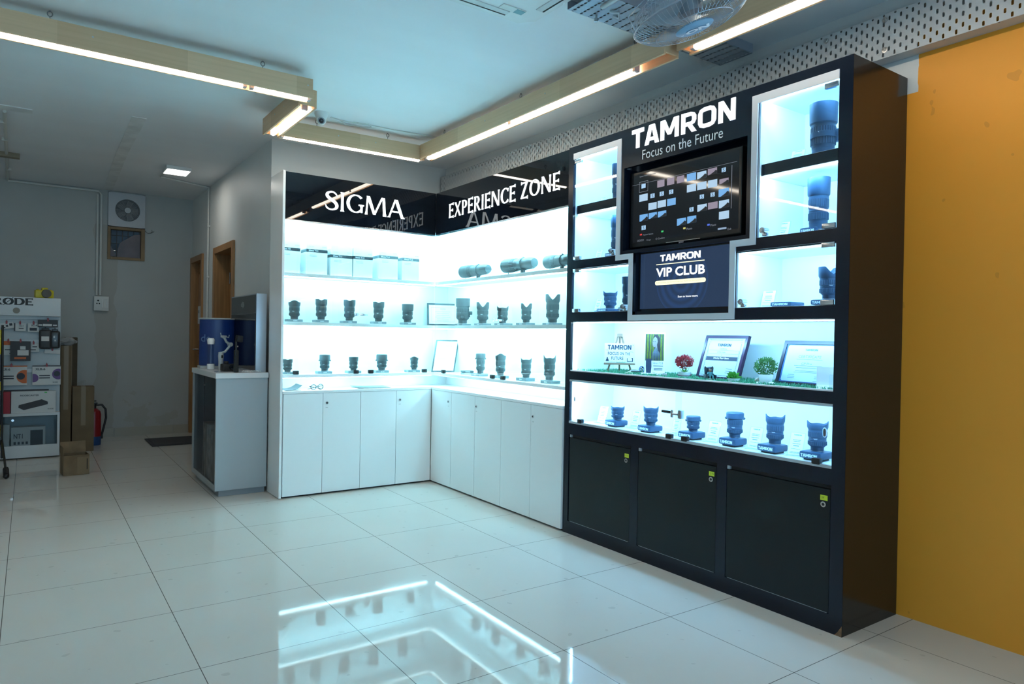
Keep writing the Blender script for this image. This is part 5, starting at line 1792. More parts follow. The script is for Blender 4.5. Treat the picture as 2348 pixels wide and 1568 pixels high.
for nm, lab, px, py in (('sticker', 'small white oval sticker on the left of the lower glass door', 1318, 915), ('sticker', 'white oval sticker on the right of the lower glass door', 1891, 991.5)):
    p = at_x(px, py, TX + .0035 if px < 1500 else TX + .0115)
    t = thing(nm, lab, 'sticker', p, 0, 'oval stickers on the lower glass')
    k = 1.0 if px > 1500 else .8
    b = B().prism([((.0095 * math.cos(a)) * k, (.016 if math.sin(a) > 0 else -.016) * k * .55 + .0125 * math.sin(a) * k) for a in [2 * PI * i / 28 for i in range(28)]], Vector((0, 0, 0)), -AY, AZ, -AX, .0008)
    b.build('label', translucent('sticker_white', (.80, .83, .88)), t)
    b = B().prism([((.0065 * math.cos(a)) * k, (.016 if math.sin(a) > 0 else -.016) * k * .5 + .009 * math.sin(a) * k) for a in [2 * PI * i / 28 for i in range(28)]], Vector((-.0008, 0, 0)), -AY, AZ, -AX, .0004)
    b.build('inner_oval', translucent('sticker_grey', (.70, .74, .80)), t)

# ------------------------------------------------------------------ ceiling: wooden light channels
m_beam = mat('pale_pine', (.46, .34, .20), .5, var=(5, .14), stretch=(1, 1, 1))
q = NT(m_beam)
vec, X_, Y_, Z_ = q.xyz()
mp = nn(m_beam.node_tree, 'ShaderNodeMapping')
mp.inputs['Scale'].default_value = (1.5, 22, 60)
m_beam.node_tree.links.new(vec, mp.inputs['Vector'])
blk = q.m('FRACT', q.m('MULTIPLY', q.m('SINE', q.m('FLOOR', q.m('MULTIPLY', X_, 1.7))), 43.7))
cl = q.mix(q.m('ADD', q.m('MULTIPLY', q.noise(mp.outputs[0], 1, 4), .7), q.m('MULTIPLY', blk, .4)), (.54, .34, .19), (.80, .55, .34))
m_beam.node_tree.links.new(cl, m_beam.node_tree.nodes['Principled BSDF'].inputs['Base Color'])
m_tube = mat('tube_light', (.95, .95, .92), .4, emit=(1.0, .93, .80), es=TUBE)
m_wire = mat('steel_wire', (.25, .26, .27), .4, .9)
BZ0, BZ1 = 2.615, 2.728


def channel(label, p0, p1, tubes, hooks, w_=.10, cap=True):
    """An upturned wooden trough with tube lights, from p0 to p1 (x, y); built along its own x axis."""
    p0, p1 = Vector((*p0, 0)), Vector((*p1, 0))
    d = p1 - p0
    L = d.length
    t = thing('light_channel', label, 'light', (p0.x, p0.y, BZ0), math.atan2(d.y, d.x), 'wooden ceiling light channels')
    h = BZ1 - BZ0
    b = B()
    b.box(0, L, -w_ / 2, -w_ / 2 + .014, 0, h, .0015)
    b.box(0, L, w_ / 2 - .014, w_ / 2, 0, h, .0015)
    b.box(0, L, -w_ / 2 + .014, w_ / 2 - .014, h - .014, h)
    for x in (0, L - .012):
        b.box(x, x + .012, -w_ / 2 + .014, w_ / 2 - .014, .012, h - .014)
    b.build('trough', m_beam, t)
    for x0, x1 in tubes:
        B().cyl((x0, 0, .008), (x1, 0, .008), .016, 14).build('tube', m_tube, t, 40)
        for x, s in ((x0, -1), (x1, 1)):
            B().box(x + s * .001, x + s * .022, -.018, .018, -.004, .06, .002).build('socket', mat('socket_grey', (.35, .35, .38), .5), t)
    for x in hooks:
        b = B()
        zc = CZ - BZ0
        b.tube([(x + .011 * math.cos(a), 0, zc - .016 + .013 * math.sin(a)) for a in [2 * PI * k / 12 for k in range(12)]], .0026, 6, True)
        b.tube([(x, 0, zc - .028), (x, .004, zc - .040), (x, -.003, h + .004), (x + .004, 0, h - .004)], .0022)
        b.cyl((x, 0, zc - .004), (x, 0, zc), .004, 8)
        b.build('hook', m_wire, t, 60)
    b = B()
    for x in (.03, L * .37, L * .63, L - .03):
        for s in (-1, 1):
            b.cyl((x, s * w_ / 2, h * .62), (x, s * (w_ / 2 + .0015), h * .62), .005, 8)
    b.build('screw', m_steel, t)
    return t


channel('long pine light channel running across the upper left, its tube nearest the left edge', (-4.4, -.952), (-1.362, -.952), ((.05, 1.2), (1.26, 2.648), (2.712, 3.018)), (.6, 1.735, 2.76), .112)
channel('short pine light channel joining the left and back channels', (-1.335, -.83), (-1.335, -.035), ((.07, .74),), (.25,), .115)
channel('pine light channel above the four-door showcase, parallel to the back wall', (-1.283, -.065), (-.152, -.080), ((.03, 1.10),), (.27, .83), .09)
channel('long pine light channel running above the EXPERIENCE ZONE sign toward the fan', (-.147, -.135), (-.147, -2.715), ((.05, 1.19), (1.20, 2.325)), (.30, 1.30, 2.33), .105)
channel('pine light channel at the upper right, in front of the ceiling fan', (-.125, -2.775), (-.125, -5.6), ((.075, 1.25), (1.32, 2.6)), (.5, 1.8), .105)

# ------------------------------------------------------------------ perforated cable trays
m_tray = mat('perforated_steel', (.50, .52, .53), .5, .1)


def perforate(m, along, up, p=.0249, q_=.0452, r=.0047, half=.0055):
    """Slotted holes through a sheet; along / up name the axes of the sheet."""
    k = NT(m)
    vec, X_, Y_, Z_ = k.xyz()
    ax = {'x': X_, 'y': Y_, 'z': Z_}
    u, v = ax[along], ax[up]
    c = k.m('FLOOR', k.m('DIVIDE', u, p))
    du = k.m('MULTIPLY', k.m('SUBTRACT', k.m('FRACT', k.m('DIVIDE', u, p)), .5), p)
    off = k.m('MULTIPLY', k.m('FRACT', k.m('MULTIPLY', c, .5)), 1.0)
    dv = k.m('MULTIPLY', k.m('SUBTRACT', k.m('FRACT', k.m('ADD', k.m('DIVIDE', v, q_), off)), .5), q_)
    ev = k.m('MAXIMUM', k.m('SUBTRACT', k.m('ABSOLUTE', dv), half), 0.0)
    d = k.m('SQRT', k.m('ADD', k.m('POWER', du, 2), k.m('POWER', ev, 2)))
    hole = k.m('LESS_THAN', d, r)
    nt = m.node_tree
    mix = nn(nt, 'ShaderNodeMixShader')
    tr = nn(nt, 'ShaderNodeBsdfTransparent')
    nt.links.new(hole, mix.inputs[0])
    nt.links.new(nt.nodes['Principled BSDF'].outputs[0], mix.inputs[1])
    nt.links.new(tr.outputs[0], mix.inputs[2])
    nt.links.new(mix.outputs[0], nt.nodes['Material Output'].inputs[0])
    return m


m_tw = perforate(mat('perforated_steel_wall', (.50, .52, .53), .5, .1), 'y', 'z')
m_tl1 = perforate(mat('perforated_steel_lip', (.50, .52, .53), .5, .1), 'y', 'x', .05, .2, .003, .006)
t = thing('cable_tray', 'long perforated steel cable tray running along the top of the right wall', 'cable tray', (XR, -2.5, 2.49))
for y0, y1 in ((.60, -2.022), (-2.026, -5.2)):
    keep(B().box(.398, .3995, y1, y0, 2.494, 2.69).build('perforated_face', m_tw, t))
    keep(B().box(.40, .476, y1, y0, 2.494, 2.4955).build('lower_lip', m_tl1, t))
    keep(B().box(.40, .476, y1, y0, 2.6885, 2.69).build('upper_lip', m_tray, t))
for y in (-.4, -1.55, -1.8, -2.3, -3.2, -3.48):
    for z in (2.53, 2.665):
        b = B().lathe([(0, .004), (.006, .004), (.007, .002), (.013, .0015), (.013, 0)], 16, Matrix.Translation((.398, y, z)) @ Matrix.Rotation(-PI / 2, 4, 'Y'))
        keep(b.build('bolt', m_steel, t, 40))
b = B()
for y in (-.5, -1.7, -2.9, -4.1):
    b.box(.40, XR - .002, y, y + .03, 2.56, 2.60)
keep(b.build('wall_bracket', m_tray, t))

m_tc = perforate(mat('perforated_steel_ceiling', (.36, .42, .48), .42, .35), 'x', 'y', .05, .0249, .0058, .004)
t = thing('perforated_channel', 'perforated steel channel across the ceiling that carries the fan', 'steel channel', (0, -2.68, 2.737))
keep(B().box(-.70, .39, -2.79, -2.58, 2.737, 2.739).build('perforated_face', m_tc, t))
m_tside = perforate(mat('perforated_steel_side', (.30, .33, .38), .42, .35), 'x', 'z', .04, .3, .006, .0)
keep(B().box(-.70, .39, -2.58, -2.578, 2.739, CZ).build('side_wall', m_tside, t))
keep(B().box(-.70, .39, -2.792, -2.79, 2.739, CZ).build('side_wall', m_tside, t))
b = B()
for x, y in ((-.56, -2.62), (-.40, -2.73), (-.24, -2.68)):
    b.cyl((x, y, 2.715), (x, y, 2.739), .006, 6).cyl((x, y, 2.705), (x, y, 2.72), .010, 6)
keep(b.build('bolt', m_steel, t))
B_ = B().tube([(-.54, -2.69, 2.731), (-.51, -2.72, 2.723), (-.48, -2.69, 2.719), (-.50, -2.67, 2.729)], .006, 6)
keep(B_.build('zip_tie', mat('clear_plastic', (.6, .7, .75), .2), t, 60))

# ------------------------------------------------------------------ ceiling fan in a wire cage
fc = CAM + ray(1584, 34) * 2.72
dirn = (fc - CAM).normalized()
mj = (CR * math.cos(math.radians(23)) + CU * math.sin(math.radians(23)))
mj = (mj - dirn * mj.dot(dirn)).normalized()
mn = mj.cross(dirn).normalized()
if mn.z > 0:
    mn = -mn
nrm = (mn * .958 - dirn * .285).normalized()         # the way the fan blows: mostly down
ux = mj
uy = nrm.cross(ux).normalized()
t = bpy.data.objects.new('cage_fan', None)
t.matrix_world = Matrix(((ux.x, uy.x, nrm.x, fc.x), (ux.y, uy.y, nrm.y, fc.y), (ux.z, uy.z, nrm.z, fc.z), (0, 0, 0, 1)))
COL.objects.link(t)
tag(t, 'wire-caged wall fan hung from the ceiling at the top, with a pale blue hub badge', 'fan')
RF = .228
m_cage = mat('cage_wire', (.42, .46, .52), .3, .8)
prof = lambda r: .048 - .044 * max(0, (r - .15) / (RF - .15)) ** 2.0 if r > .15 else .048 + (.15 - r) * .05
b = B()
for k in range(72):
    a = 2 * PI * k / 72
    b.tube([(r * math.cos(a), r * math.sin(a), prof(r)) for r in (.066, .11, .15, .185, .21, RF)], .00115, 4)
    b.tube([(r * math.cos(a), r * math.sin(a), z) for r, z in ((RF, -.002), (.21, -.055), (.16, -.085), (.07, -.092))], .00115, 4)
b.build('cage', m_cage, t)
b = B()
for r, z, wr in ((RF, .003, .004), (.152, prof(.152) + .001, .0016), (.168, -.082, .0016)):
    b.tube([(r * math.cos(a), r * math.sin(a), z) for a in [2 * PI * k / 60 for k in range(60)]], wr, 6, True)
b.build('cage_ring', m_cage, t, 60)
B().lathe([(0, .0615), (.066, .0585), (.075, .053), (.075, .047), (0, .047)], 36).build('badge', mat('badge_blue', (.22, .42, .62), .35), t, 40)
b = B()
M = frame((0, 0, .062), (1, 0, 0), (0, 1, 0))
write(b, 'ON', M, -.036, -.022, .092, .046, bold=.05)
rect(b, M, -.056, -.046, -.012, -.002)
b.build('lettering', mat('badge_white', (.75, .85, .95), .4), t)
b = B()
for k in range(3):
    a0 = 2 * PI * k / 3
    n = 10
    rows = []
    for i in range(n + 1):
        a = a0 + 1.5 * (i / n - .5)
        rows.append([b.bm.verts.new((r * math.cos(a + sw), r * math.sin(a + sw), -.03 + .03 * (i / n - .5) * (1.2 - r * 2) + dz)) for r, sw, dz in ((.05, 0, 0), (.11, .1, 0), (.16, .22, 0), (.19 - .04 * abs(i / n - .5) * 2, .3, 0))])
    for ra, rc in zip(rows, rows[1:]):
        for k2 in range(3):
            b._face([ra[k2], rc[k2], rc[k2 + 1], ra[k2 + 1]])
b.build('blade', mat('fan_blade', (.30, .36, .42), .35), t, 60)
B().lathe([(0, .0), (.045, -.005), (.05, -.05), (0, -.05)], 24).lathe([(0, -.095), (.062, -.10), (.065, -.17), (.045, -.21), (0, -.215)], 28).build('motor', mat('fan_motor', (.20, .23, .27), .4), t, 40)
top = t.matrix_world.inverted() @ Vector((fc.x + .02, -2.70, 2.737))
B().tube([(0, 0, -.19), (top.x * .4, top.y * .4, -.20 + (top.z + .2) * .45), tuple(top)], .014, 10).build('bracket', m_tray, t, 40)
b = B()
tl = t.matrix_world.inverted().to_3x3()
for a in (2.75, 3.35):
    c, s = math.cos(a), math.sin(a)
    b.tube([(RF * c, RF * s, 0), (RF * c * 1.06, RF * s * 1.06, -.06), (RF * c * .75, RF * s * .75, -.10), (.06 * c, .06 * s, -.13)], .0032, 6)
b.build('cage_arm', m_cage, t, 60)

# ------------------------------------------------------------------ air conditioner, camera, panel light, cables
m_acw = mat('ac_white', (.74, .75, .74), .4)
t = thing('air_conditioner', 'white ceiling cassette air conditioner at the top edge of the photo', 'air conditioner', (-1.12, -2.72, CZ))
b = B()
o8 = [(-.42, -.46), (.36, -.46), (.40, -.42), (.40, .36), (.34, .43), (-.36, .43), (-.42, .36)]
b.prism(o8, Vector((0, 0, 0)), AX, AY, -AZ, .030)
b.build('panel', m_acw, t)
b = B()
b.box(-.30, .24, .35, .385, -.034, -.0298, .002).box(.325, .36, -.32, .26, -.034, -.0298, .002).box(-.385, -.35, -.32, .26, -.034, -.0298, .002)
b.build('flap', mat('ac_flap', (.58, .60, .60), .4), t)
b = B()
b.box(-.30, .24, .388, .396, -.0325, -.0299).box(.363, .371, -.32, .26, -.0325, -.0299)
b.build('vent_slot', m_gap, t)
B().box(.17, .30, .30, .345, -.0345, -.0299, .002).build('sticker', mat('ac_sticker', (.66, .68, .66), .4), t)
B().box(.25, .298, .303, .342, -.0352, -.0344).build('sticker_print', mat('sticker_blue', (.12, .30, .36), .4), t)

cp = at_z(737, 258, CZ)
t = thing('security_camera', 'white dome security camera on the ceiling behind the short light channel', 'camera', (cp.x, cp.y, CZ), facing(cp))
B().lathe([(0, 0), (.047, 0), (.047, -.012), (.044, -.02), (.030, -.058), (0, -.062)], 28).build('base', m_acw, t, 35)
B().ball((0, -.006, -.058), .034, 20).build('dome', m_acw, t, 60)
Mx = Matrix.Translation((0, -.012, -.062)) @ Matrix.Rotation(math.radians(105), 4, 'X')
B().lathe([(.024, .018), (.024, .028), (.020, .030), (.018, .024), (0, .024)], 24, Mx).build('lens_hood', mat('camera_ring', (.35, .38, .42), .3), t, 40)
B().lathe([(.016, .0245), (.009, .030), (0, .031)], 20, Mx).build('lens', mat('camera_lens_black', (.01, .012, .018), .08, coat=1), t, 50)
b = B()
pts = [at_z(x, y, CZ - .006) for x, y in ((758, 269), (780, 276), (812, 282), (850, 287), (900, 297), (960, 308), (1003, 315))]
b.tube(pts, .0035)
pts = [at_z(x, y, CZ - .012) for x, y in ((782, 277), (792, 286), (812, 288), (830, 291), (852, 291), (845, 284), (810, 280))]
b.tube(pts, .004)
tag(b.build('cable', mat('cable_white', (.62, .62, .58), .5), None, 60), 'thin white cable running along the ceiling from the dome camera', 'cable')

pl = at_z(407, 387, CZ)
t = thing('panel_light', 'small square lit ceiling panel light above the hall doors', 'light', (-1.575, 2.30, CZ))
B().box(-.11, .11, -.13, .13, -.035, 0, .006).build('housing', m_acw, t, 40)
B().box(-.10, .10, -.12, .12, -.0375, -.034, .001).build('diffuser', mat('panel_glow', (.95, .95, .93), .4, emit=(1, .98, .92), es=5), t)
area('panel_glow', (-1.575, 2.30, CZ - .045), (0, 0, 0), .2, .24, PANEL, (1, .96, .88))
m_pvc = mat('pvc_conduit', (.62, .63, .60), .5)
b = B().tube([(-1.62, 2.44, CZ - .012), (-1.66, 2.62, CZ - .012), (-1.66, 2.72, CZ - .012), (XH - .014, 2.97, CZ - .012)], .0095, 8)
tag(b.build('conduit', m_pvc, None, 40), 'short white conduit on the ceiling between the panel light and the hall wall', 'conduit')
b = B().tube([(XH - .014, 2.98, CZ - .004), (XH - .014, 2.98, .02)], .0095, 8)
for z in (.6, 1.2, 1.8, 2.35):
    b.box(XH - .026, XH - .001, 2.965, 2.995, z, z + .018)
tag(b.build('conduit', m_pvc, None, 40), 'white plastic conduit running straight down the hall wall between the two doors', 'conduit')
b = B().tube([(-2.935, 3.934, CZ - .022), (-2.11, 3.934, CZ - .022), (-2.085, 3.934, CZ - .06), (-2.085, 3.934, 1.60)], .0125, 8)
b.tube([(-2.12, 3.936, CZ - .06), (-2.12, 3.936, 1.60)], .011, 8)
tag(b.build('conduit', m_pvc, None, 40), 'plastic conduit along the top of the far wall and down to the socket box', 'conduit')
b = B().tube([(-2.895, 1.1, CZ - .015), (-2.935, 3.90, CZ - .015)], .0125, 8)
for y in (1.4, 2.0, 2.6, 3.3):
    b.box(-2.935, -2.895, y, y + .02, CZ - .03, CZ - .001)
tag(b.build('conduit', m_pvc, None, 40), 'plastic conduit running along the ceiling at the far left of the photo', 'conduit')
tag(B().box(-3.1, -2.82, 2.58, 2.66, CZ - .04, CZ, .002).build('ceiling_batten', mat('batten_wood', (.28, .24, .17), .6, var=(6, .2))), 'short wooden batten screwed to the ceiling at the far left', 'batten')

# ------------------------------------------------------------------ far wall: exhaust fan, socket box
t = thing('exhaust_fan', 'square grey exhaust fan set in the far wall above the small window', 'exhaust fan', (WX0, YF, WZ1 + .002))
FW, FH = WX1 - WX0, FZ1 - WZ1 - .004
b = B()
cxf, czf, Rf = FW * .52, FH * .50, .125
n = 40
outer = []
for i in range(n):
    a = 2 * PI * i / n
    dx_, dz_ = math.cos(a), math.sin(a)
    k = min((FW / 2 - .002) / abs(dx_) if abs(dx_) > 1e-6 else 9, (FH / 2 - .002) / abs(dz_) if abs(dz_) > 1e-6 else 9)
    outer.append((FW / 2 + dx_ * k, FH / 2 + dz_ * k))
inner = [(cxf + Rf * math.cos(2 * PI * i / n), czf + Rf * math.sin(2 * PI * i / n)) for i in range(n)]
for i in range(n):
    j = (i + 1) % n
    b.prism([outer[i], outer[j], inner[j], inner[i]], Vector((0, -.03, 0)), AX, AZ, AY, .06)
b.build('housing', mat('exhaust_grey', (.50, .52, .55), .45), t)
b = B()
for k in range(7):
    r = .03 + k * .0145
    b.tube([(cxf + r * math.cos(a), -.026, czf + r * math.sin(a)) for a in [2 * PI * i / 30 for i in range(30)]], .0016, 4, True)
for k in range(6):
    a = PI * k / 6
    b.tube([(cxf + Rf * math.cos(a), -.024, czf + Rf * math.sin(a)), (cxf - Rf * math.cos(a), -.024, czf - Rf * math.sin(a))], .0016, 4)
b.build('grille', mat('grille_grey', (.33, .35, .36), .4), t, 60)
B().cyl((cxf, -.03, czf), (cxf, .02, czf), .032, 24).build('hub', mat('hub_grey', (.50, .52, .52), .4), t, 40)
b = B()
for k in range(5):
    a = 2 * PI * k / 5
    M = Matrix.Translation((cxf, .02, czf)) @ Matrix.Rotation(-a, 4, 'Y') @ Matrix.Rotation(.45, 4, 'X')
    b.box(.028, .112, -.002, .002, -.032, .034, 0, M)
b.build('blade', mat('blade_grey', (.28, .29, .30), .5), t)
b = B()
b.box(.004, FW - .004, .062, .066, .004, FH - .004)
for k in range(4):
    pass
b.build('louvre', mat('louvre_grey', (.20, .21, .22), .5), t)
b = B()
b.tube([(FW + .002, -.004, -.02), (FW + .03, -.008, -.045), (FW + .06, -.01, -.04), (FW + .095, -.008, -.018)], .002).tube([(FW + .06, -.01, -.04), (FW + .075, -.012, -.02), (FW + .07, -.01, .0)], .002)
b.build('wire', mat('dark_wire', (.06, .05, .04), .6), t, 60)
p0, p1 = at_y(215, 712, YF - .04), at_y(250, 680, YF - .04)
t = thing('socket_box', 'white switch and socket box on the far wall at the foot of the conduit', 'socket box', ((p0.x + p1.x) / 2, YF, p0.z))
W, H = p1.x - p0.x, p1.z - p0.z
B().box(-W / 2, W / 2, -.045, 0, 0, H, .005).build('box', mat('socket_white', (.62, .63, .61), .4), t, 40)
b = B()
for k in range(3):
    b.box(W * (.02 + k * .15), W * (.02 + k * .15) + W * .12, -.049, -.045, H * .2, H * .8, .002)
b.build('switch', mat('switch_white', (.68, .69, .67), .35), t, 40)
b = B()
for x, z, r in ((-.22, .70, .010), (-.30, .50, .007), (-.14, .50, .007)):
    b.cyl((W * x, -.0455, H * z), (W * x, -.0462, H * z), r, 10)
b.build('socket_hole', m_gap, t)

# ------------------------------------------------------------------ grey kiosk beside the showcase
KX0, KX1, KY0, KY1 = -1.610, -1.242, .285, 1.17
KZ = .912
m_kio = mat('kiosk_grey', (.40, .44, .46), .45, .25)
kt = thing('kiosk', 'grey metal kiosk with white top and glazed side, left of the white showcase', 'kiosk', (-1.43, .72, 0))
K = lambda b, n, m, sm=None: keep(b.build(n, m, kt, sm))
K(B().box(KX0 + .03, KX1 - .01, KY0 + .02, KY1 - .04, 0.001, .05), 'plinth', mat('kiosk_plinth', (.26, .29, .31), .5))
b = B()
b.box(KX0, KX1, KY0, KY0 + .012, .045, KZ - .04, .002)
b.box(KX1 - .012, KX1, KY0 + .012, KY1, .045, KZ - .04)
b.box(KX0, KX1 - .012, KY1 - .012, KY1, .045, KZ - .04)
b.box(KX0, KX1 - .012, KY0 + .012, KY1 - .012, .045, .06)
b.box(KX0 + .001, KX0 + .03, KY1 - .06, KY1 - .012, .06, KZ - .04).box(KX0 + .001, KX0 + .014, KY0 + .012, KY0 + .03, .06, KZ - .04)
b.box(KX0 + .001, KX0 + .014, KY0 + .03, KY1 - .06, .06, .085)
K(b, 'cabinet_shell', m_kio)
K(B().box(KX0 - .006, KX1 + .004, KY0 - .008, KY1 + .01, KZ - .04, KZ, .002), 'worktop', mat('kiosk_top', (.72, .74, .75), .3))
g = glass('smoked_glass', (.72, .73, .74), .35, .12)
for y0, y1 in ((KY0 + .032, (KY0 + KY1) / 2 - .004), ((KY0 + KY1) / 2, KY1 - .062)):
    d = K(B().box(KX0 + .004, KX0 + .009, y0, y1, .087, KZ - .045), 'glass_door', g)
B().cyl((KX0 - .004, (KY0 + KY1) / 2 - .03, .80), (KX0 + .004, (KY0 + KY1) / 2 - .03, .80), .007, 10).build('lock', m_chrome, d)
for k, (y0, y1, h) in enumerate(((.36, .60, .40), (.64, .88, .43))):
    b = B()
    o = thing('carton', ('pale carton behind the kiosk glass, nearer the front', 'pale carton behind the kiosk glass, nearer the wall')[k], 'box', (-1.48, (y0 + y1) / 2, .0605), 0, 'cartons inside the kiosk')
    b.box(-.10, .10, -(y1 - y0) / 2, (y1 - y0) / 2, 0, h, .004)
    b.build('box', mat('pale_carton', (.60, .62, .61), .7, var=(9, .35)), o)
    B().box(-.101, .101, -.02, .02, .001, h + .0008).build('tape', mat('tape_clear', (.42, .42, .40), .3), o)
# screen box standing on the kiosk
st = thing('digital_screen', 'tall dark information screen in a silver case standing on the grey kiosk', 'screen', (-1.28, .62, KZ))
S0x, S1x, Sy0, Sy1, SZ = -1.322, -1.244, .33, 1.12, 1.512
S = lambda b, n, m, sm=None: keep(b.build(n, m, st, sm))
S(B().box(S0x, S1x, Sy0, Sy1, KZ + .0005, SZ, .004), 'case', mat('case_silver', (.46, .53, .60), .3, .5), 40)
S(B().box(S0x - .004, S0x, Sy0 + .008, Sy1 - .02, 1.365, SZ - .01, .001), 'header', mat('header_grey', (.055, .065, .07), .3))
S(B().box(S0x - .004, S0x, Sy0 + .008, Sy1 - .02, KZ + .012, 1.362, .001), 'screen_glass', mat('black_glass', (.008, .009, .011), .06))
b = B()
M = frame((S0x - .0045, 0, 0), -AY, AZ)
yl = (Sy0 + Sy1) / 2
write(b, 'dji', M, -yl - .05, 1.405, .10, .055, bold=.03)
S(b, 'lettering', mat('logo_grey', (.42, .45, .46), .4))
# blue curved panel behind the gimbal
p = Vector((-1.442, 1.06, KZ))
t = thing('curved_standee', 'tall deep blue curved standee with a pale rim at the back of the kiosk', 'display panel', p)
R1, Hb = .146, .405
arc = [(R1 * math.cos(a), R1 * .75 * math.sin(a)) for a in [PI + .15 + (PI - .3) * k / 20 for k in range(21)]]
b = B()
pts = [Vector((x, y, 0)) for x, y in arc]
rows = [[b.bm.verts.new(q) for q in ((x, y, .024), (x, y, Hb), (x * .97, y * .97, Hb), (x * .97, y * .97, .024))] for x, y in arc]
for ra, rc in zip(rows, rows[1:]):
    for k in range(4):
        b._face([ra[k], ra[(k + 1) % 4], rc[(k + 1) % 4], rc[k]])
b._face(rows[0])
b._face(rows[-1][::-1])
b.build('panel', mat('panel_blue', (.006, .030, .16), .35), t, 40)
b = B()
b.tube([(x * 1.01, y * 1.01, Hb + .004) for x, y in arc], .007, 8)
b.build('rim', mat('rim_pale', (.40, .42, .42), .5), t, 60)
B().box(-.15, .15, -.10, .02, .0005, .024, .003).build('foot', mat('panel_foot', (.45, .46, .46), .5), t)
b = B()
write(b, 'de', frame((-.140, -.062, .22), Vector((.78, -.62, 0)), AZ), 0, 0, height=.06)
b.build('lettering', mat('panel_print', (.10, .17, .34), .5), t)
# phone gimbal on a white tube stand
zk = KZ + .0008
gp = at_z(487, 842, KZ)
gp = at_z(483, 846, zk)
t = thing('gimbal_stand', 'clear tube stand with white collars on the kiosk top, beside the phone gimbal', 'stand', gp)
B().lathe([(0, 0), (.028, 0), (.028, .042), (0, .042)], 24).build('lower_collar', m_paper, t, 40)
B().lathe([(.024, .042), (.024, .20)], 24).build('tube', m_acr, t, 40)
B().lathe([(0, .20), (.026, .20), (.029, .235), (.022, .25), (0, .25)], 24).build('upper_collar', m_paper, t, 40)
gp = at_z(506, 849, zk)
t = thing('phone_gimbal', 'grey folding phone gimbal standing on the kiosk in front of the blue standee', 'gimbal', gp, .35)
t.scale = (1.14, 1.14, 1.14)
m_gim = mat('gimbal_grey', (.42, .45, .46), .4)
B().lathe([(0, 0), (.015, 0), (.016, .06), (.019, .10), (.016, .125), (0, .128)], 18).build('handle', m_gim, t, 40)
B().tube([(.002, 0, .118), (.03, -.002, .128), (.062, -.004, .165), (.066, -.004, .178)], .0085, 10).build('lower_arm', m_gim, t, 60)
B().lathe([(0, -.014), (.013, -.014), (.014, .014), (0, .014)], 16, Matrix.Translation((.066, -.004, .178)) @ Matrix.Rotation(PI / 2, 4, 'X')).build('motor', m_gim, t, 40)
B().tube([(.062, -.004, .182), (.036, -.006, .196), (.022, -.006, .222), (.004, -.008, .232)], .0085, 10).build('upper_arm', m_gim, t, 60)
B().box(-.006, .036, -.012, .0, .226, .240, .003).tube([(.03, -.006, .232), (.052, -.008, .226), (.056, -.008, .244)], .003).tube([(-.004, -.006, .236), (-.008, -.006, .258)], .003).build('phone_clamp', m_gim, t, 50)
B().box(-.008, .006, -.0195, -.015, .085, .105, .002).build('control_pad', m_clip, t)
gp = at_z(541, 854, zk)
t = thing('pocket_camera', 'black stick camera standing upright at the front edge of the kiosk', 'camera', gp, .4)
t.scale = (1.25, 1.25, 1.45)
B().box(-.012, .012, -.010, .010, 0, .115, .004).build('grip', m_clip, t, 40)
B().tube([(0, 0, .115), (0, .002, .16)], .006, 10).build('arm', m_clip, t, 40)
B().box(-.018, .022, -.012, .012, .158, .192, .005, Matrix.Rotation(.1, 4, 'Y')).build('head', m_clip, t, 40)
B().lathe([(0, 0), (.004, 0), (.004, .002), (0, .002)], 10, Matrix.Translation((0, -.011, .135)) @ Matrix.Rotation(PI / 2, 4, 'X')).build('stud', m_chrome, t)
gp = at_z(523, 850, zk)
t = thing('action_camera', 'small black camera body lying on the kiosk behind the stick camera', 'camera', gp, .2)
B().box(-.05, .05, -.03, .03, 0, .055, .006).build('body', m_clip, t, 40)
B().box(-.028, -.004, -.02, .02, .055, .075, .004).build('finder', m_clip, t, 40)
B().lathe([(0, .0), (.018, 0), (.016, .018), (0, .018)], 18, Matrix.Translation((.012, -.03, .028)) @ Matrix.Rotation(PI / 2, 4, 'X')).build('lens', mat('camera_lens_black', (.01, .012, .018), .08), t, 40)
b = B()
cc = Vector((-1.365, .306, zk))
pts = []
for k in range(60):
    u = k / 59
    pts.append((-.06 + .125 * u + .012 * math.sin(k * .9), .02 * math.cos(k * .9) * (1 - .5 * u), .006 + .010 * abs(math.sin(k * .55))))
b.tube([(cc.x + x, cc.y + y * .6, z + zk - .002) for x, y, z in pts], .0028, 6)
tag(b.build('charging_cable', mat('cable_clean_white', (.70, .70, .68), .5), None, 60), 'tangled white charging cable at the front right of the kiosk top', 'cable')
gp = Vector((-1.53, .36, zk))
t = thing('acrylic_plate', 'clear acrylic plate lying at the front left of the kiosk top', 'plate', gp)
B().box(-.07, .09, -.03, .06, 0, .006, .001).build('plate', m_acr, t)
# paper on the far hall door
p = at_x(459, 708, XH)
t = thing('paper_notice', 'white paper notice taped to the far hall door beside the kiosk', 'notice', (XH - .024, DF[0] + .02, 1.30))
b = B().box(0, .0012, 0, .14, 0, .20)
b.build('sheet', mat('notice_paper', (.62, .63, .62), .6), t)
b = B()
write(b, 'NO', frame((-.0006, .12, .12), -AY, AZ), 0, 0, height=.035, bold=.03)
b.build('lettering', m_ink, t)
t = thing('door_mat', 'dark grey door mat on the tiles in front of the far hall door', 'door mat', (-1.44, 3.26, .0006))
B().box(-.23, .25, -.29, .29, 0, .010, .003).build('mat', mat('mat_grey', (.055, .055, .06), .9, bump=(300, .6)), t)
B().box(-.20, .22, -.26, .26, .0102, .0125).build('pile', mat('mat_pile', (.075, .075, .082), .95, bump=(400, .8)), t)

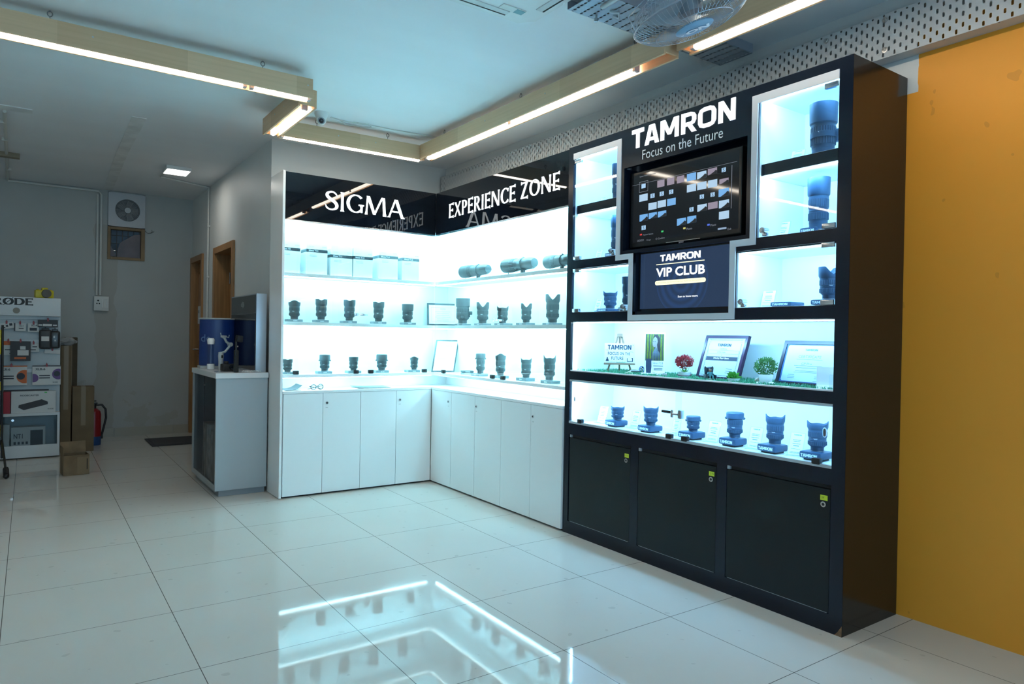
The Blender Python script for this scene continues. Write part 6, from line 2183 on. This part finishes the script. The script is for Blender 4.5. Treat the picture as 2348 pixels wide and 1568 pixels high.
# ------------------------------------------------------------------ white accessory rack at the far left
RY = 2.762
RX0, RX1 = -3.08, -2.487
m_rk = mat('rack_white', (.60, .64, .66), .4)
rk = thing('display_rack', 'white display rack with hanging packets and a glazed cabinet at the bottom', 'display rack', (-2.78, RY + .2, 0))
Rk = lambda b, n, m, sm=None: keep(b.build(n, m, rk, sm))
ZR = 1.503
b = B()
b.box(RX0, RX1, RY + .10, RY + .13, .42, 1.34)
Rk(b, 'back_panel', mat('rack_panel', (.46, .52, .55), .4))
Rk(B().box(RX0, RX1 - .004, RY + .0, RY + .13, 1.332, ZR, .003), 'header', m_rk, 40)
b = B()
MR = frame((0, RY - .0008, 0), AX, AZ)
l0 = at_y(0, 700, RY)
zb, zt_ = at_y(38, 699, RY).z, at_y(38, 683, RY).z
xe = at_y(76, 700, RY).x
glyphs(b, FLARE, 'RODE', MR, xe - .302, zb, .302, zt_ - zb, .0012)
Rk(b, 'lettering', mat('rack_ink', (.015, .018, .02), .5))
c = at_y(37.6, 711.7, RY)
Rk(B().cyl((c.x, RY - .0005, c.z), (c.x, RY - .003, c.z), .027, 24), 'round_badge', mat('badge_brown', (.24, .21, .17), .5), 40)
rails = [1.300, 1.075, .800]
for z in rails:
    Rk(B().box(RX0, RX1 - .006, RY + .078, RY + .10, z, z + .035, .002), 'rail', m_rk)
# glazed cabinet
b = B()
for a in ((RX0, RX1, RY, RY + .30, .40, .425), (RX0, RX1, RY, RY + .30, .012, .045), (RX0, RX0 + .02, RY, RY + .30, .045, .40), (RX1 - .02, RX1, RY, RY + .30, .045, .40), (RX0 + .02, RX1 - .02, RY + .285, RY + .30, .045, .40),
          (RX0 + .02, RX1 - .02, RY, RY + .012, .045, .125)):
    b.box(*a)
Rk(b, 'cabinet', m_rk)
Rk(B().box(RX0 + .02, RX1 - .02, RY + .006, RY + .01, .127, .40), 'glass_door', glass('rack_glass', (.80, .83, .84), .35))
c = at_y(29, 964, RY)
Rk(B().cyl((c.x, RY + .006, c.z), (c.x, RY - .006, c.z), .011, 14), 'lock', m_chrome, 40)


def packet(label, cx, cy, w_, h_, m, z_rail=None, y=None, d=.03, texts=(), shapes=(), group='packets hanging on the white accessory rack', cat='packet', name='packet', rot=0.0, hook=True, discs=()):
    """A boxed accessory facing the room; cx, cy, w_, h_ are pixels of its front."""
    y = RY + .045 if y is None else y
    c = at_y(cx, cy, y)
    s = scale_at(c) * 1.06
    W, H = w_ * s, h_ * s * .95
    t = thing(name, label, cat, (c.x, y, c.z), 0, group if hook else None)
    M0 = Matrix.Rotation(rot, 4, 'Y')
    B().box(-W / 2, W / 2, 0, d, -H / 2, H / 2, .0015, M0).build('box', m, t)
    M = M0 @ frame((0, -.0006, 0), AX, AZ)
    for k, (mm, rects) in enumerate(shapes):
        b = B()
        for x0, x1, y0, y1 in rects:
            rect(b, M, W * x0, W * x1, H * y0, H * y1, .0002 * (k + 1))
        b.build('print', mm, t)
    for mm, x, y_, r in discs:
        b = B()
        pts = [(max(-W * .49, min(W * .49, W * x + H * r * math.cos(a))), H * y_ + H * r * math.sin(a), .0009 + .0002 * (mm is m_ink)) for a in [2 * PI * k / 24 for k in range(24)]]
        b.add(pts, [tuple(range(24))], M)
        b.build('ring_picture', mm, t)
    for s_, x, y_, ht in texts:
        b = B()
        write(b, s_, M, W * x, H * y_, height=H * ht, bold=.02, lift=.0012)
        b.build('lettering', m_ink, t)
    if hook:
        B().tube([(0, d * .5, H / 2 - .002), (0, d * .5, H / 2 + .018), (0, RY + .078 - y, H / 2 + .022)], .003).box(-.007, .007, -.004, .010, H / 2 - .012, H / 2 + .016, .002).build('peg_hook', mat('hook_red', (.30, .02, .03), .4), t)
    return t


m_pk = mat('packet_white', (.58, .60, .60), .5)
m_pb = mat('packet_black', (.03, .03, .035), .5)
m_or = mat('packet_orange', (.55, .12, .02), .5)
m_pp = mat('packet_purple', (.12, .06, .22), .5)
packet('small white packet tilted on its hook, top left of the white accessory rack', 15, 746.5, 26, 14, m_pk, shapes=((m_ink, ((-.05, .1, -.2, .1), (.2, .4, -.1, .3), (-.4, -.1, -.35, -.2))),), rot=-.18, d=.012)
packet('white packet with a black spine, second on the top row of the white accessory rack', 46, 750, 21, 18, m_pk, shapes=((m_pb, ((-.5, -.4, -.5, .5),)), (m_ink, ((-.1, .3, -.2, -.1),))), texts=(('SC1', -.05, .08, .2),), d=.02)
packet('white packet with a gadget picture, third on the top row of the white accessory rack', 77, 751, 20, 20, m_pk, shapes=((m_ink, ((-.35, .3, -.35, -.02),)),), texts=(('SC-A', -.2, .15, .2),), d=.02)
packet('black packet with white labels, fourth on the top row of the white accessory rack', 110, 742, 36, 16, m_pb, shapes=((m_pk, ((-.25, .2, -.35, -.05), (-.47, -.28, -.3, -.12), (.25, .45, -.3, -.12))),), d=.025, y=RY + .018)
packet('orange and white packet at the left of the second row of the white accessory rack', 19, 798, 20, 32, m_pk, shapes=((m_or, ((-.5, .5, .22, .5),)), (m_ink, ((-.3, .25, -.15, -.08), (.1, .4, -.42, -.36)))), d=.02)
packet('black pouch packet with a pale label and red strap, middle of the white accessory rack', 47, 805, 36, 45, m_pb, shapes=((m_pk, ((-.15, .4, -.22, .05), (-.02, .25, .08, .25))), (m_or, ((-.3, .28, -.40, -.30),))), d=.025, y=RY + .018)
packet('pale packet partly behind the black pouches on the second row of the white accessory rack', 77, 797, 21, 20, m_pk, shapes=((m_ink, ((-.1, .3, .05, .15), (-.4, .2, -.3, -.2))),), d=.015, y=RY + .06)
for k, (cx, cy, w_, h_, lab) in enumerate(((104, 776, 24, 48, 'dark zipped pouch with a white label hanging at the right of the white accessory rack'), (126, 777, 20, 44, 'shiny dark pouch in clear wrap at the right edge of the white accessory rack'))):
    y = RY + .018 + .008 * k
    c = at_y(cx, cy, y)
    s = scale_at(c)
    t = thing('pouch', lab, 'pouch', (c.x, y, c.z), 0, 'dark pouches on the white accessory rack')
    B().box(-w_ * s / 2, w_ * s / 2, 0, .04, -h_ * s / 2, h_ * s * .42, .018).box(-w_ * s * .3, w_ * s * .3, .012, .026, h_ * s * .4, h_ * s * .5, .004).build('bag', mat('pouch_black_%d' % k, (.028, .03, .033), .45 - .25 * k), t, 60)
    B().tube([(0, .022, h_ * s * .48), (0, .024, h_ * s * .56), (0, .06 - .008 * k, h_ * s * .58)], .003).build('loop', m_clip, t)
    b = B()
    if k == 0:
        b.box(-w_ * s * .32, w_ * s * .30, -.0045, -.002, -h_ * s * .12, h_ * s * .10)
    else:
        b.box(-.012, .0, -.001, .0015, .01, .03).box(-.004, .008, -.001, .0015, -.022, -.008)
    b.build('label', m_pk, t)
packet('white card packet hanging low behind the dark pouches on the white accessory rack', 120, 806, 28, 10, m_pk, d=.008, y=RY + .066, rot=.08)
packet('cable box with an orange ring, left of the third row', 26, 861, 56, 45, m_pk, shapes=((m_or, ((-.5, .5, .44, .5),)), (m_ink, ((-.28, .08, -.06, .0), (-.28, .08, -.18, -.12)))), discs=((m_or, .42, -.06, .34), (m_ink, .30, -.04, .17)), texts=(('XLR-6', -.36, .25, .12),), d=.035, y=RY + .04)
packet('cable box with a purple ring, right of the third row', 107, 860, 51, 44, m_pk, shapes=((m_ink, ((-.26, .12, -.05, .01), (-.26, .12, -.17, -.11), (-.5, .5, .45, .5))),), discs=((m_pp, -.46, -.14, .22), (m_pp, .42, .05, .28), (m_ink, .36, .07, .14)), texts=(('XLR-6', -.4, .26, .12), ('RODE', .22, -.4, .06)), d=.035, y=RY + .04)


def rbox(label, x0, x1, y0, y1, y, d, m, z, shapes=(), texts=(), group=None):
    p0, p1 = at_y(x0, y1, y), at_y(x1, y0, y)
    W, H = p1.x - p0.x, at_y((x0 + x1) / 2, y0, y).z - z
    t = thing('carton', label, 'box', ((p0.x + p1.x) / 2, y, z), 0, group)
    B().box(-W / 2, W / 2, 0, d, 0, H, .0015).build('box', m, t)
    M = frame((0, -.0006, 0), AX, AZ)
    for k, (mm, polys) in enumerate(shapes):
        b = B()
        for pl_ in polys:
            b.add([(W * (a - .5), H * c, .0002 * (k + 1)) for a, c in pl_], [tuple(range(len(pl_)))], M)
        b.build('print', mm, t)
    for s_, x, yy, w_, h_ in texts:
        b = B()
        write(b, s_, M, W * (x - .5), H * yy, W * w_, H * h_, bold=.02, lift=.0012)
        b.build('lettering', m_ink, t)
    return t


sq4 = lambda x0, x1, y0, y1: ((x0, y0), (x1, y0), (x1, y1), (x0, y1))
rbox('white carton with a picture of a slanted black mixer, on the rack cabinet', 25, 128, 897, 948, RY + .015, .07, m_pk, .4255,
     ((m_pb, (((.16, .26), (.28, .14), (.82, .38), (.82, .50), (.68, .62), (.17, .38)),)), (mat('print_green', (.05, .5, .1), .5), (sq4(.74, .80, .91, .96),))), (('RODECASTER', .2, .78, .42, .07), ('RODE', .82, .14, .13, .05)))
rbox('narrow red carton standing left of the white mixer carton on the rack cabinet', 4, 24, 899, 950, RY + .02, .07, mat('carton_red', (.36, .015, .03), .5), .4255)
t = rbox('thin black carton lying upright behind the white mixer carton', 8, 112, 893, 940, RY + .088, .010, m_pb, .4255)
rbox('white microphone carton with a dark square behind the rack glass', 24.5, 104, 979, 1022, RY + .02, .12, m_pk, .0455 + .0, ((m_pb, (sq4(.56, .93, .16, .88),)), (m_ink, tuple(sq4(.08 + k * .115, .145 + k * .115, .36, .46) for k in range(4)))), (('NT1', .08, .58, .26, .18),))
rbox('white carton at the left behind the rack glass', -22, 22, 975, 1024, RY + .02, .12, m_pk, .0455, ((m_ink, (sq4(.72, .98, .12, .17), sq4(.5, .6, .84, .88))),))
# yellow camera on top of the rack
c = at_y(101, 668, RY + .06)
t = thing('toy_camera', 'yellow camera standing on top of the white accessory rack', 'camera', (c.x, RY + .06, ZR + .0008), .2)
m_yel = mat('camera_yellow', (.55, .46, .01), .4)
b = B().box(-.075, .075, -.03, .03, 0, .075, .012)
b.box(-.022, .028, -.026, .02, .07, .098, .008)
b.build('body', m_yel, t, 40)
B().lathe([(0, 0), (.040, 0), (.038, .02), (0, .022)], 26, Matrix.Translation((.012, -.03, .042)) @ Matrix.Rotation(PI / 2, 4, 'X')).build('lens', mat('lens_cap_grey', (.10, .095, .08), .5), t, 40)
B().cyl((-.05, 0, .075), (-.05, 0, .083), .012, 14).cyl((.055, 0, .075), (.055, 0, .081), .010, 14).build('dial', m_yel, t, 40)
# tripod stand at the very left with yellow gear on it
p = Vector((at_z(6, 1066, 0).x, at_z(6, 1066, 0).y, 0))
t = thing('light_stand', 'thin black stand with a chunky rubber foot at the left edge of the photo', 'stand', (p.x, p.y, 0))
px_ = at_y(5.5, 900, p.y).x - p.x
B().cyl((px_, 0, .06), (px_ - .004, 0, 1.24), .009, 12).build('pole', m_clip, t, 40)
e = at_z(14, 1092, .02)
for k, (dx_, dy_) in enumerate(((e.x - p.x, e.y - p.y), (-.26, .05), (-.10, .26))):
    l = B().tube([(px_, 0, .22), (dx_ * .55, dy_ * .55, .10), (dx_, dy_, .03)], .009, 8).build('leg', m_clip, t, 60)
    u_ = Vector((dx_, dy_, 0)).normalized()
    f_ = B().tube([(dx_ - u_.x * .07, dy_ - u_.y * .07, .07), (dx_, dy_, .03)], .021, 8)
    f_.ball((dx_, dy_, .022), .022, 10)
    f_.build('rubber_foot', m_clip, l, 60)
B().box(px_ - .19, px_ - .012, -.02, .02, .98, 1.20, .01).box(px_ - .19, px_ - .012, -.02, .02, .66, .74, .008).box(px_ - .19, px_ - .012, -.02, .02, .24, .36, .008).build('yellow_panel', m_yel, t, 40)
B().box(px_ - .19, px_ - .010, -.018, .018, .745, .975, .004).box(px_ - .19, px_ - .010, -.018, .018, .365, .655, .004).build('black_panel', m_pb, t, 40)

# cartons beside the rack
m_kr = mat('kraft_card', (.15, .105, .055), .75, var=(7, .12))


def kraft(label, x, y, W, D, H, rz=0.0, m=None, open_=False, lean=0.0):
    t = thing('cardboard_box', label, 'cardboard box', (x, y, .001), rz, 'kraft boxes beside the rack')
    B().box(-W / 2, W / 2, 0, D, 0, H, .002).build('box', m or m_kr, t)
    B().box(-.02, .02, -.0008, D + .0008, H * .4, H + .0008).build('tape', mat('tape_brown', (.20, .14, .07), .4), t) if not open_ else None
    return t


a0, a1 = at_z(143, 1040, 0), at_z(166, 1038, 0)
kraft('tall narrow kraft box standing against the white accessory rack', -2.432, 3.00, .088, .20, 1.05)
kraft('darker kraft box behind the tall narrow one, its top showing to the right', -2.392, 3.25, .13, .2, 1.13, m=mat('kraft_dark', (.085, .065, .038), .8, var=(6, .2)))
kraft('wide kraft box standing in front of the fire extinguisher', -2.285, 2.98, .185, .16, .645)
t = thing('packing_waste', 'crumpled white packing paper on top of the tall kraft box', 'packing paper', (-2.43, 3.09, 1.0518))
b = B().ball((0, 0, .034), .085, 14, (1, .8, .5))
for q_ in b.bm.verts:
    q_.co += Vector((RND.uniform(-1, 1), RND.uniform(-1, 1), RND.uniform(-.3, 1))) * .014
for q_ in b.bm.verts:
    q_.co.z = max(q_.co.z, 0)
b.build('paper', mat('waste_grey', (.30, .31, .31), .8), t)
# small open kraft box
p0 = at_z(176, 1090, 0)
t = thing('cardboard_box', 'small battered open kraft box on the tiles in front of the others', 'cardboard box', (p0.x - .01, p0.y + .10, .001), .10, 'kraft boxes beside the rack')
W, D, H = .185, .17, .165
m_k2 = mat('kraft_light', (.19, .13, .07), .75, var=(9, .25))
b = B()
b.box(-W / 2, W / 2, -D / 2, -D / 2 + .004, 0, H).box(-W / 2, W / 2, D / 2 - .004, D / 2, 0, H).box(-W / 2, -W / 2 + .004, -D / 2 + .004, D / 2 - .004, 0, H).box(W / 2 - .004, W / 2, -D / 2 + .004, D / 2 - .004, 0, H).box(-W / 2 + .004, W / 2 - .004, -D / 2 + .004, D / 2 - .004, 0, .004)
b.build('box', m_k2, t)
for nm, rx, off in (('flap', -.25, (0, D / 2, H)),):
    B().box(-W / 2, W / 2, -.002, .002, 0, .095, 0, Matrix.Translation(off) @ Matrix.Rotation(rx, 4, 'X')).build('flap', m_k2, t)
B().box(-W / 2 - .002, -W / 2 + .002, -D / 2, D / 2, 0, .07, 0, Matrix.Translation((0, 0, H)) @ Matrix.Rotation(0, 4, 'Y')).build('flap', m_k2, t)
B().box(W * .02, W / 2, -D / 2 - .003, -D / 2 - .0005, .004, H * .9).build('side_patch', mat('kraft_patch', (.22, .155, .085), .7), t)
B().box(W * .39, W * .43, -D / 2 - .0042, -D / 2 - .0031, H * .25, H * .8).build('print', mat('kraft_ink', (.04, .03, .02), .7), t)
# fire extinguisher
t = thing('fire_extinguisher', 'red fire extinguisher with a blue base band and black hose, behind the kraft boxes', 'fire extinguisher', (-2.165, 3.40, .001))
B().lathe([(0, .09), (.066, .09), (.066, .32), (.058, .355), (.03, .38), (0, .385)], 28).build('cylinder', mat('extinguisher_red', (.30, .012, .016), .3), t, 35)
B().lathe([(0, 0), (.066, 0), (.067, .005), (.067, .09), (0, .09)], 28).build('base_band', mat('extinguisher_blue', (.015, .07, .22), .35), t, 35)
B().lathe([(0, .38), (.02, .38), (.02, .43), (0, .43)], 14).box(-.05, .03, -.012, .012, .43, .445, .003).box(-.05, .02, -.010, .010, .455, .468, .003).build('valve', m_clip, t, 40)
B().tube([(.02, 0, .42), (.07, .0, .42), (.105, 0, .37), (.11, 0, .28), (.09, 0, .18), (.072, 0, .10), (.072, 0, .06)], .011, 8).build('hose', m_clip, t, 60)
